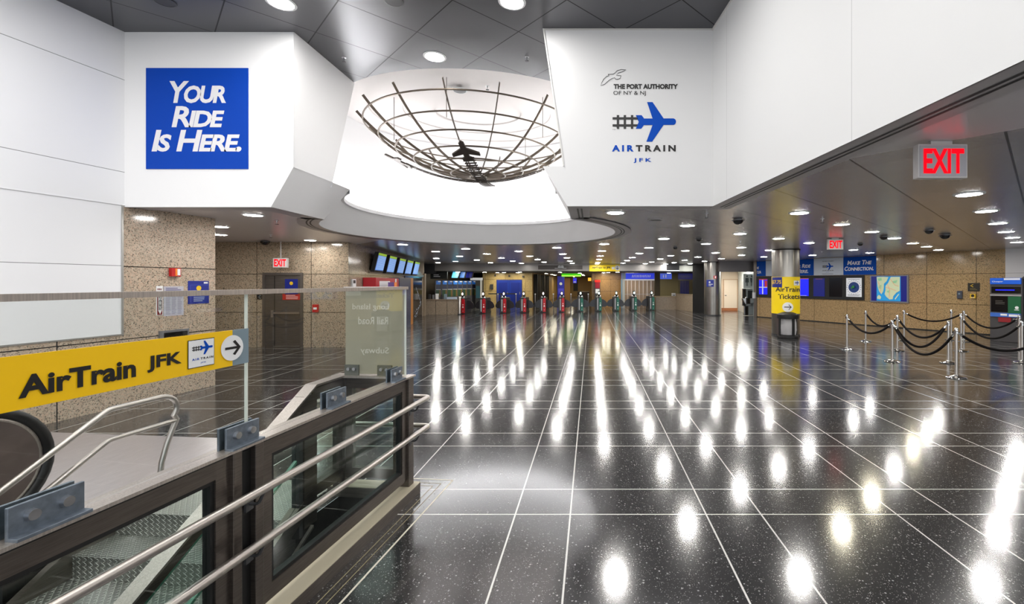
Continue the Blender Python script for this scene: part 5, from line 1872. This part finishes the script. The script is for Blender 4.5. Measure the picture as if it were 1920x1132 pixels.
# low granite counter before the ticket machines
ct = thing('service_counter', 'low granite counter at the ticket side, next to the first red turnstile', 'counter', (-8.7, 26.6, 0))
M().box(-9.70, -7.72, 26.2, 26.6, 0, .83).build('body', GRAN_COUNTER, ct)
M().box(-9.71, -7.70, 26.15, 26.62, .83, .88).build('top_slab', mat('counter_top', (146, 128, 108), .2), ct)
for x in (-9.0, -8.35): M().box(x - .008, x + .008, 26.19, 26.205, 0, .83).build('panel_joint', BLACK, ct)
for x, wd, h_, m_, lb in ((-9.42, .12, .30, DARK_GREY, 'dark bottle at the granite counter end by the glossy panel'), (-9.2, .10, .26, GREY_FRAME, 'grey box holder on the granite counter, second from the glossy panel'),
                          (-8.98, .16, .32, PRINT_WHITE, 'white upright holder on the granite counter'), (-8.72, .12, .26, DARK_GREY, 'dark holder behind the white one on the granite counter'), (-8.5, .14, .30, GREYBLUE, 'blue-grey upright pack at the middle of the granite counter')):
    m = M().box(x - wd / 2, x + wd / 2, 26.32, 26.44, .88, .88 + h_)
    one(m, 'leaflet_holder', m_, lb, 'holder', bevel=.01)
m = M().box(-8.38, -7.85, 26.25, 26.5, .88, 1.0)
one(m, 'paper_tray', mat('tray_pale', (180, 196, 214), .4), 'pale paper tray lying on the granite counter near the steel post', 'tray', bevel=.01)
o = thing('steel_post', 'tall round steel post between granite counter and the first red turnstile', 'post', (-7.6, 26.1, 0))
M().lathe([(.085, 0), (.085, 1.0), (.07, 1.03), (.001, 1.04)], (-7.6, 26.1, 0), 20).build('shaft', TUBE, o, smooth=True)
M().lathe([(.1, 0), (.1, .05), (.085, .06)], (-7.6, 26.1, 0), 20).build('foot_ring', DARK_GREY, o, smooth=True)

# row of ticket machines seen over the counter
def make_tvm():
    o = thing('ticket_kiosk', '', 'ticket machine', (0, 0, 0), 0, 'ticket machine row behind the granite counter')
    M().box(-.20, .20, 0, .40, 0, 1.98).build('cabinet', CASE_GREY, o)
    hb = M().box(-.13, .13, -.05, 0, 1.72, 1.97).build('header', mat('kiosk_blue', (30, 104, 190), .3, emit=.35), o)
    M().box(-.02, .15, -.056, -.05, 1.88, 1.95).build('header_label', SCREEN_WHITE, hb)
    M().box(-.13, .13, -.01, 0, 1.42, 1.66).build('info_panel', mat('kiosk_info', (26, 34, 70), .3), o)
    M().box(-.15, .05, -.01, 0, .9, 1.36).build('front_panel', mat('kiosk_green', (36, 78, 34), .35), o)
    M().box(.05, .15, -.012, 0, .9, 1.36).build('side_panel', mat('kiosk_ochre', (120, 96, 30), .35), o)
    M().box(-.15, .15, -.03, 0, 1.37, 1.41).build('ledge', PRINT_GREY, o)
    return o


tk = make_tvm()
ORD = ('first', 'second', 'third', 'fourth', 'fifth', 'sixth', 'seventh', 'eighth')
for i in range(8):
    u = 817.5 + (884.5 - 817.5) * (i / 7) ** .88
    y = 29.6 + 4.6 * i / 7
    x = (u - PX) / FOC * y + .15
    lb = f'blue-topped ticket machine, {ORD[i]} of the row from the granite corner'
    rz = math.radians(24)
    if i == 0:
        tk.location = (x, y, 0); tk.rotation_euler = (0, 0, rz); tk['label'] = lb
    else: copy_thing(tk, (x, y, 0), rz, lb)

# hanging signs over that row
def hang(name, label, cat, u0, u1, v0, v1, y, material, th=.12):
    a, b = at_depth(u0, v1, y), at_depth(u1, v0, y)
    o = thing(name, label, cat, ((a.x + b.x) / 2, y, a.z))
    M().box(a.x, b.x, y, y + th, a.z, b.z).build('board', material, o)
    return o, Face((0, y, 0), (1, 0, 0), (0, 0, 1), .004), a, b


o, f, a, b = hang('overhead_sign', 'dark overhead sign with two pale text lines above the ticket machine row', 'sign', 807, 838.5, 508, 522.5, 28.9, mat('sign_charcoal', (40, 42, 40), .4))
rows(f, a.x + .2, a.x + .65, a.z + .1, a.z + .3, 2, PRINT_GREY, o)
for i, (u0, u1, m_, lb) in enumerate(((846.5, 858, SCREEN_CYAN, 'bright cyan'), (861.5, 870, SCREEN_BLUE, 'mid blue'), (873, 884, SCREEN_DIM, 'dark blue'))):
    y = 30.5 + i * .4
    a, b = at_depth(u0, 520.5, y), at_depth(u1, 507, y)
    o = thing('overhead_screen', f'tilted overhead screen above the ticket machines, the {lb} one of three', 'screen', ((a.x + b.x) / 2, y, a.z))
    k = .12
    M().hexa([(a.x - .08, y, a.z - .03), (b.x + .05, y, a.z - .03), (b.x + .05, y + .1, a.z - .03), (a.x - .08, y + .1, a.z - .03), (a.x - .08 + k, y, b.z), (b.x + .05 + k, y, b.z), (b.x + .05 + k, y + .1, b.z), (a.x - .08 + k, y + .1, b.z)]).build('case', BLACK, o)
    M().quad((a.x, y - .004, a.z), (b.x, y - .004, a.z), (b.x + k, y - .004, b.z - .02), (a.x + k, y - .004, b.z - .02)).build('panel', m_, o)
# kiosk with white band
o = thing('newsstand_kiosk', 'dark kiosk with a white band on top beside the yellow-lit wall of the blue doors', 'kiosk', (-8.7, 33.2, 0))
a, b = at_depth(890, 575, 33.2), at_depth(902.5, 521, 33.2)
M().box(a.x, b.x, 33.4, 33.95, 0, 2.18).build('cabinet', DARK_GREY, o)
M().box(a.x - .35, b.x + .05, 33.3, 33.4, 2.02, 2.2).build('top_band', SCREEN_WHITE, o)
M().box(b.x - .12, b.x, 33.35, 33.4, 0, 2.02).build('frame_post', PRINT_GREY, o)
M().box(a.x + .05, b.x - .15, 33.35, 33.4, .7, 1.6).build('front_glass', mat('kiosk_teal', (60, 96, 110), .2), o)

# blue double door
dd = struct(M().wbox(WY, WY.s(931), WY.s(979), 0, 2.06, -.02, .03), 'door_2', mat('door_blue_frame', (12, 40, 120), .4))
sm = (WY.s(931) + WY.s(979)) / 2
for s0, s1 in ((WY.s(931) + .05, sm - .01), (sm + .01, WY.s(979) - .05)):
    lf = M().wbox(WY, s0, s1, .02, 2.0, .03, .05).build('leaf', mat('door_blue', (14, 46, 148), .35), dd)
    M().wbox(WY, s0 + .12, s1 - .12, .2, 1.85, .05, .056).build('leaf_panel', mat('door_blue_panel', (10, 34, 128), .35), dd)
    M().wbox(WY, s1 - .14, s1 - .09, .95, 1.15, .05, .09).build('handle', BOLT, dd)
o, f, a0, a1 = wall_item('wall_phone', 'dark wall phone box on the yellow-lit wall beside the blue double doors', 'phone', WY, 919.5, 925, 1.35, 1.72, DARK_GREY, 'housing', .12)
for i, (u, v) in enumerate(((929, 516), (955, 517), (981, 518))):
    s = WY.s(u)
    M_ = M().wbox(WY, s - .05, s + .05, WY.z(u, v + 2), WY.z(u, v - 1.5), .001, .12)
    one(M_, 'wall_fitting', DARK_GREY, ('small dark fitting high on the yellow-lit wall, at the kiosk side', 'small dark fitting high over the blue double doors', 'small dark fitting high on the yellow-lit wall, at the corridor side')[i], 'fitting')

# header signs
o, f, a, b = hang('header_sign', 'yellow AirTrain to JFK sign on the grey header over the green turnstiles', 'sign', 1105, 1162, 495.5, 508.5, 28.24, YELLOW_LEMON, .05)
sx = lambda u: at_depth(u, 0, 28.24).x
sz = lambda v: at_depth(0, v, 28.24).z
lettering(f, 'AirTrain to JFK', sx(1110), sx(1145.5), sz(504.6), sz(499.6), INK, o, .03)
art(f, [rect(sx(1147), sz(504.8), sx(1152), sz(500.2))], PRINT_WHITE, o, 'logo_patch')
art(f, [disc_poly(sx(1157.5), sz(502), .16)], PRINT_GREY, o, 'arrow_disc')
art(f, [arrow_poly(sx(1157.5), sz(502), .15, -PI / 2)], INK, o, 'arrow', 1.8)
o, f, a, b = hang('header_sign', 'dark lettered strip on the grey header left of the yellow JFK sign', 'sign', 1009, 1092, 497.5, 505, 28.26, mat('header_strip', (84, 78, 74), .4, .3), .03)
art(f, [disc_poly(sx(1049), sz(500.3), .1), disc_poly(sx(1054), sz(500.3), .1), rect(sx(1040), sz(503.2), sx(1062), sz(502.4))], PRINT_GREY, o, 'pale_mark')

# corridor behind the gates
for i in range(7):
    y = 34.6 + 1.5 * i
    m = M().box(-4.42, -4.1, y, y + .28, 0, 2.5)
    one(m, 'wall_fin', DARK, 'dark upright fin on the left wall of the corridor behind the red turnstiles', 'fin', 'dark fins along the corridor wall')
o = thing('poster_column', 'tall deep blue poster pillar with pale mark in the corridor', 'poster', (-2.35, 38, 0))
a, b = at_depth(1045, 575, 38), at_depth(1058, 517.5, 38)
M().box(a.x, b.x, 38, 38.5, 0, b.z).build('board', mat('pillar_blue', (22, 26, 150), .3, emit=.12), o)
f = Face((0, 38, 0), (1, 0, 0), (0, 0, 1), .004)
art(f, [disc_poly((a.x + b.x) / 2, 1.75, .12)], PRINT_GREY, o, 'round_mark')
art(f, [rect(a.x + .08, .9, b.x - .05, 1.35)], mat('pillar_violet', (74, 70, 200), .4, emit=.15), o, 'lower_block')
o = thing('lit_sign', 'glowing green overhead sign in the corridor behind the turnstiles', 'sign', (-1.7, 36.5, 2.2))
a, b = at_depth(1053, 518.5, 36.5), at_depth(1089.5, 512.5, 36.5)
M().box(a.x, b.x, 36.5, 36.6, a.z, b.z).build('board', mat('sign_glow_green', (70, 190, 20), .4, emit=1.1), o)
M().box(a.x, b.x, 36.47, 36.5, a.z + .03, a.z + .1).build('bright_bar', mat('bar_glow', (190, 255, 90), .4, emit=1.3), o)
o = thing('lit_sign', 'small glowing blue sign under the green one in the corridor', 'sign', (-1.4, 40, 1.95))
a, b = at_depth(1074.5, 530.5, 40), at_depth(1081, 521, 40)
M().box(a.x, b.x, 40, 40.1, a.z, b.z).build('board', mat('sign_glow_blue', (60, 60, 240), .4, emit=.8), o)
M().box(a.x + .05, b.x - .05, 39.99, 40, a.z + .05, a.z + .15).build('white_mark', SCREEN_WHITE, o)
o = thing('lit_sign', 'small glowing amber sign at the right side of the corridor', 'sign', (-.35, 38, 2.0))
a, b = at_depth(1102.5, 526.5, 38), at_depth(1108.5, 520.5, 38)
M().box(a.x, b.x, 38, 38.1, a.z, b.z).build('board', mat('sign_glow_amber', (255, 190, 60), .4, emit=1.2), o)
m = M().box(-2.9, -2.2, 46, 46.5, 0, 2.3)
one(m, 'corridor_pillar', mat('pillar_tan', (168, 124, 70), .5), 'tan pillar deep in the corridor behind the blue poster', 'pillar')
m = M().box(-1.3, -.2, 42, 42.9, 0, 1.0)
one(m, 'corridor_desk', mat('desk_brown', (46, 34, 28), .5), 'dark desk at the right side of the corridor behind the green turnstiles', 'desk')
m = M().box(-2.0, -1.5, 50, 50.1, .9, 2.2)
one(m, 'dark_doorway_panel', DARK, 'dark panel at the end of the corridor below the blue sign', 'panel')
# ATM beside the corridor
o = thing('cash_machine', 'red-topped cash machine on the orange granite between corridor and shop', 'cash machine', (.4, 33.6, 0))
a, b = at_depth(1115, 570, 33.5), at_depth(1125.5, 524.5, 33.5)
M().box(a.x, b.x, 33.5, 33.98, 0, b.z).build('cabinet', CASE_GREY, o)
M().box(a.x, b.x, 33.47, 33.5, b.z - .18, b.z).build('top_band', mat('atm_red', (226, 40, 30), .4, emit=.25), o)
M().box(a.x + .04, b.x - .04, 33.47, 33.5, b.z - .62, b.z - .2).build('red_panel', mat('atm_maroon', (150, 16, 40), .4, emit=.15), o)
M().box(a.x + .06, b.x - .06, 33.46, 33.5, b.z - 1.0, b.z - .68).build('screen', SCREEN_WHITE, o)

# ------------------------------------------------------------------ turnstiles
def make_turnstile(color, cname):
    o = thing('turnstile', '', 'turnstile', (0, 0, 0), 0, f'{cname} turnstiles of the gate row')
    M().box(-.20, .13, .06, 1.7, .02, .86).build('cabinet', DARK_GREY, o, bevel=.01)
    M().box(-.22, .15, .04, 1.72, 0, .05).build('plinth', BLACK, o)
    m = M()
    m.slab([(.00, 0, .05), (.17, 0, .05), (.17, 0, .80), (.155, 0, .86), (.085, 0, .90), (.015, 0, .86), (.00, 0, .80)], (0, .12, 0))
    pan = m.build('front_panel', color, o)
    f = Face((0, 0, 0), (1, 0, 0), (0, 0, 1), .004)
    art(f, [rect(.05, .53, .12, .56), rect(.045, .36, .125, .40), [(.05, .41), (.12, .41), (.10, .47), (.07, .47)], rect(.065, .16, .105, .18)], PRINT_WHITE, pan, 'panel_marks')
    M().box(-.10, -.06, .03, .06, .12, .84).build('light_strip', PRINT_GREY, o)
    M().box(-.22, .15, .05, 1.4, .86, .92).build('top_plate', BLACK, o, bevel=.01)
    for x in (-.10, .09):
        M().lathe([(.05, .9), (.055, .96), (.03, 1.03), (.001, 1.04)], (x, .18, 0), 14).build('reader_post', CHROME, o, smooth=True)
    h = M()
    h.lathe([(.001, .96), (.055, .98), (.075, 1.08), (.078, 1.22), (.06, 1.29), (.001, 1.31)], (0, .28, 0), 16)
    hu = h.build('head_unit', BLACK, o, smooth=True)
    l = M()
    l.v = [Vector((.05 * math.cos(2 * PI * i / 16), .195, 1.17 + .075 * math.sin(2 * PI * i / 16))) for i in range(16)]
    l.f = [tuple(range(16))]
    l.build('indicator_light', IND_RED if cname == 'red' else IND_GREEN, hu)
    for s in (-1, 1):
        prof = [(.15, .78)] + [(.15 + .44 * math.sin(t), .36 + .42 * math.cos(t)) for t in [PI / 2 * k / 10 for k in range(1, 11)]] + [(.48, .27), (.15, .24)]
        M().slab([((s * x) - .035, .75, z_) for x, z_ in prof], (0, .035, 0)).build('wing_flap', FLAP, o)
    return o


IND_RED = lamp_mat('indicator_pinkish', (1, .82, .8), 2.2)
IND_GREEN = lamp_mat('indicator_greenish', (.75, 1, .9), 2.2)
FLAP = mat('flap_black', (38, 36, 40), .25)
tr_, tg = make_turnstile(RED_DARK, 'red'), make_turnstile(GREEN, 'green')
US = [868, 907, 946, 983.5, 1020.5, 1055.5, 1091, 1125.7, 1158.5, 1192, 1225]
N1 = ('first', 'second', 'third', 'fourth', 'fifth', 'sixth')
for i, u in enumerate(US):
    v = 588.5 - 6.5 * i / 10
    p = on_floor(u, v)
    p.x -= .085
    if i < 6: lb = f'red-fronted turnstile, {N1[i]} from the tall steel post'
    else: lb = f'green-fronted turnstile, {N1[i - 6]} from the red ones'
    src = tr_ if i < 6 else tg
    if i in (0, 6):
        src.location = p; src['label'] = lb; t = src
    else: t = copy_thing(src, p, 0, lb)
    if i == 10: bpy.data.objects.remove([c for c in t.children if c.name.startswith('wing_flap') and c.data.vertices[1].co.x > 0][0])
first_wing = [c for c in tr_.children if c.name.startswith('wing_flap') and c.data.vertices[1].co.x < 0][0]
bpy.data.objects.remove(first_wing)       # the steel post stands there instead
def make_barrier():
    o = thing('barrier_post', '', 'post', (0, 0, 0), 0, 'thin steel posts between the turnstiles')
    M().lathe([(.03, 0), (.03, 1.06)], n=12).build('pole', TUBE, o, smooth=True)
    M().lathe([(.045, 1.05), (.05, 1.10), (.001, 1.13)], n=12).build('knob', PRINT_WHITE, o, smooth=True)
    return o


bp = make_barrier()
for i, (u, nm) in enumerate(((933.5, 'second and third red'), (967.5, 'third and fourth red'), (1003.5, 'fourth and fifth red'), (1037.5, 'fifth and sixth red'), (1070.5, 'last red and first green'), (1103, 'first and second green'))):
    p = on_floor(u, 581.8); lb = f'thin steel post with pale knob between the {nm} turnstiles'
    if i == 0: bp.location = p; bp['label'] = lb
    else: copy_thing(bp, p, 0, lb)
m = M().box(-7.6, -5.6, 33.4, 33.45, .98, 1.06)
m.box(-6.7, -6.62, 33.4, 33.48, 0, .98)
one(m, 'queue_rail', DARK, 'dark horizontal rail on a post in front of the blue double doors', 'rail')

# ------------------------------------------------------------------ shop, booth
o, f, a, b = hang('shop_sign', 'long glowing blue shop sign with pale script over the shutter', 'sign', 1165.5, 1227, 512, 523, 32.9, mat('shop_sign_blue', (40, 60, 222), .3, emit=.75), .2)
rnd = random.Random(11)
wv = [[(a.x + .75 + .115 * i, a.z + .12), (a.x + .79 + .115 * i, a.z + .12), (a.x + .83 + .115 * i, a.z + .12 + rnd.uniform(.12, .2)), (a.x + .79 + .115 * i, a.z + .12 + .19)] for i in range(12)]
art(f, wv, SCREEN_WHITE, o, 'script_strokes')
M().box(a.x, a.x + .3, 32.88, 32.9, a.z, b.z).build('grey_end', mat('shop_sign_grey', (110, 124, 150), .3, emit=.3), o)
o, f, a, b = hang('shop_sign', 'short glowing blue sign beside the olive pier of the shop', 'sign', 1236, 1259.5, 512.5, 523, 32.95, mat('shop_sign_blue2', (84, 108, 228), .3, emit=.7), .2)
art(f, [rect(a.x + .28, a.z + .1, a.x + .34, b.z - .1), rect(a.x + .45, a.z + .1, a.x + .52, b.z - .08)], SCREEN_WHITE, o, 'pale_strokes')
o = thing('shop_shutter', 'grey roll-down grille of upright bars closing the shop', 'shutter', (3.4, 33.1, 0))
M().box(2.24, 4.6, 33.05, 33.15, 2.0, 2.1).build('top_rail', BOLT, o)
for i in range(24):
    x = 2.34 + 2.2 * i / 23
    M().box(x - .018, x + .018, 33.08, 33.12, 0, 2.0).build('bar', GREY_FRAME if i % 3 else BOLT, o)
M().box(2.24, 4.6, 33.08, 33.12, .98, 1.02).build('cross_bar', BOLT, o)
o = thing('shop_frame_post', 'white and blue upright post at the shop corner by the orange granite', 'post', (2.36, 32.7, 0))
M().box(2.12, 2.22, 32.6, 32.7, 0, 2.1).build('blue_side', mat('post_blue', (130, 160, 186), .3), o)
M().box(2.22, 2.40, 32.62, 32.72, 0, 2.1).build('white_side', PRINT_GREY, o)
sl = thing('shop_counter_lamp', 'warm lit lamp panel inside the closed shop', 'lamp', (3.0, 35.2, 2.4))
M().box(2.7, 3.6, 35, 35.5, 2.45, 2.5).build('lens', lamp_mat('shop_lamp', (1, .86, .68), 9), sl)

cb = thing('booth_counter', 'low granite booth counter next to the last green turnstile', 'counter', (5.1, 31.3, 0))
M().box(4.42, 5.80, 31.1, 31.6, 0, .86).build('body', GRAN_COUNTER, cb)
M().box(4.38, 5.82, 31.05, 31.65, .86, .91).build('top_slab', mat('booth_top', (170, 148, 112), .3), cb)
WBo = Wall((5.80, 31.1), (6.62, 28.45))
o = thing('booth_wall', 'granite clad booth front with glass above, at the end of the gate row', 'booth', (6.2, 29.8, 0))
M().wbox(WBo, 0, WBo.len, 0, 1.05, -.3, 0).build('granite_base', GRAN_COUNTER, o)
M().wbox(WBo, -.02, WBo.len, 1.05, 1.09, -.32, .03).build('sill', mat('booth_sill', (176, 156, 124), .3), o)
M().wbox(WBo, 0.02, WBo.len - .02, 1.09, 2.6, -.16, -.15).build('glass_pane', GLASS, o)
M().wbox(WBo, WBo.len - .06, WBo.len + .0, 0, 3.0, -.1, .04).build('corner_post', PRINT_GREY, o)
m = M().box(7.05, 7.75, 36.0, 36.1, 0, 2.0)
one(m, 'booth_blue_door', NAVY, 'blue door seen through the booth glass', 'door')
o, f, a, b = hang('booth_pale_panel', 'white panel high up inside the glass booth', 'panel', 1274, 1301, 498, 508.5, 28.24, mat('booth_white', (176, 180, 172), .4), .05)  # plain pale panel on the booth header, no lamp
o = thing('counter_monitor', 'small white printer on the booth sill', 'printer', (5.9, 31.2, .91))
M().box(5.55, 5.8, 31.2, 31.45, .915, 1.12).build('body', PRINT_WHITE, o, bevel=.015)
M().box(5.6, 5.75, 31.19, 31.2, .95, 1.0).build('slot', DARK_GREY, o)

# restroom side
ds = struct(M().box(8.68, 9.68, 29.95, 30.0, 0, 2.08), 'door_3', mat('restroom_frame', (206, 176, 146), .4))
M().box(8.76, 9.60, 29.92, 29.95, .17, 2.02).build('leaf', mat('restroom_door', (236, 220, 200), .35), ds)
M().box(8.80, 8.90, 29.86, 29.92, .98, 1.02).build('handle', DARK_GREY, ds)
for x, y in ((8.6, 28.6), (8.9, 26.6)):
    o = thing('ceiling_panel_light', f'square ceiling light in the restroom passage at the {"inner" if y > 27 else "outer"} end', 'light', (x, y, 2.59))
    M().box(x - .28, x + .28, y - .28, y + .28, 2.575, 2.598).build('lens', lamp_mat('panel_lamp', (1, .96, .90), 42), o)
a, b = at_depth(1394, 540.5, 25.6), at_depth(1415, 513.5, 25.6)
o = thing('restroom_sign', 'pale restroom sign with two dark standing figures by the fountain', 'sign', ((a.x + b.x) / 2, 25.6, a.z))
M().box(a.x, b.x, 25.6, 25.63, a.z, b.z).build('board', mat('restroom_sign_grey', (196, 204, 200), .4), o)
f = Face((0, 25.6, 0), (1, 0, 0), (0, 0, 1), .004)
for k, cxx in enumerate((a.x + .2, b.x - .17)):
    art(f, [disc_poly(cxx, b.z - .13, .05, 14), [(cxx - .09, b.z - .22), (cxx + .09, b.z - .22), (cxx + (.06 if k else .10), b.z - .48), (cxx - (.06 if k else .10), b.z - .48)], rect(cxx - .05, b.z - .68, cxx - .01, b.z - .48), rect(cxx + .01, b.z - .68, cxx + .05, b.z - .48)], mat('figure_dark', (74, 84, 84), .5), o, 'figure')
o = thing('drinking_fountain', 'stainless drinking fountain under the restroom sign', 'fountain', (8.95, 25.3, 0))
a, b = at_depth(1392.5, 590, 25.45), at_depth(1412, 541, 25.45)
FS = mat('fountain_steel', (150, 150, 150), .12, 1.0)
M().box(a.x, b.x, 25.5, 25.62, .55, b.z).build('back_plate', FS, o)
M().box(a.x + .03, b.x - .03, 25.3, 25.5, 0.02, .55).build('pedestal', FS, o, bevel=.03)
mb = M()
mb.slab([(a.x - .05, 25.15, .95), (b.x - .02, 25.15, .95), (b.x - .06, 25.15, .72), (a.x + .08, 25.15, .66)], (0, .35, 0))
mb.build('basin', FS, o, bevel=.02)
M().box(b.x - .28, b.x - .02, 25.48, 25.5, .95, 1.4).build('dark_panel', BLACK_GLOSS, o)
M().tube([(a.x + .1, 25.3, .95), (a.x + .1, 25.3, 1.0), (a.x + .16, 25.28, 1.03)], .012, 8).build('spout', CHROME, o)
o, f, a0, a1 = wall_item('paper_dispenser', 'small pale dispenser at the restroom corner next to the fountain', 'dispenser', WR, 1414, 1418.5, WR.z(1416, 559), WR.z(1416, 548), PRINT_GREY, 'body', .15)
struct(M().wbox(WR, -.06, .12, 0, 3.0, -.02, .05), 'trim_8', mat('corner_steel', (120, 112, 106), .35, .6))
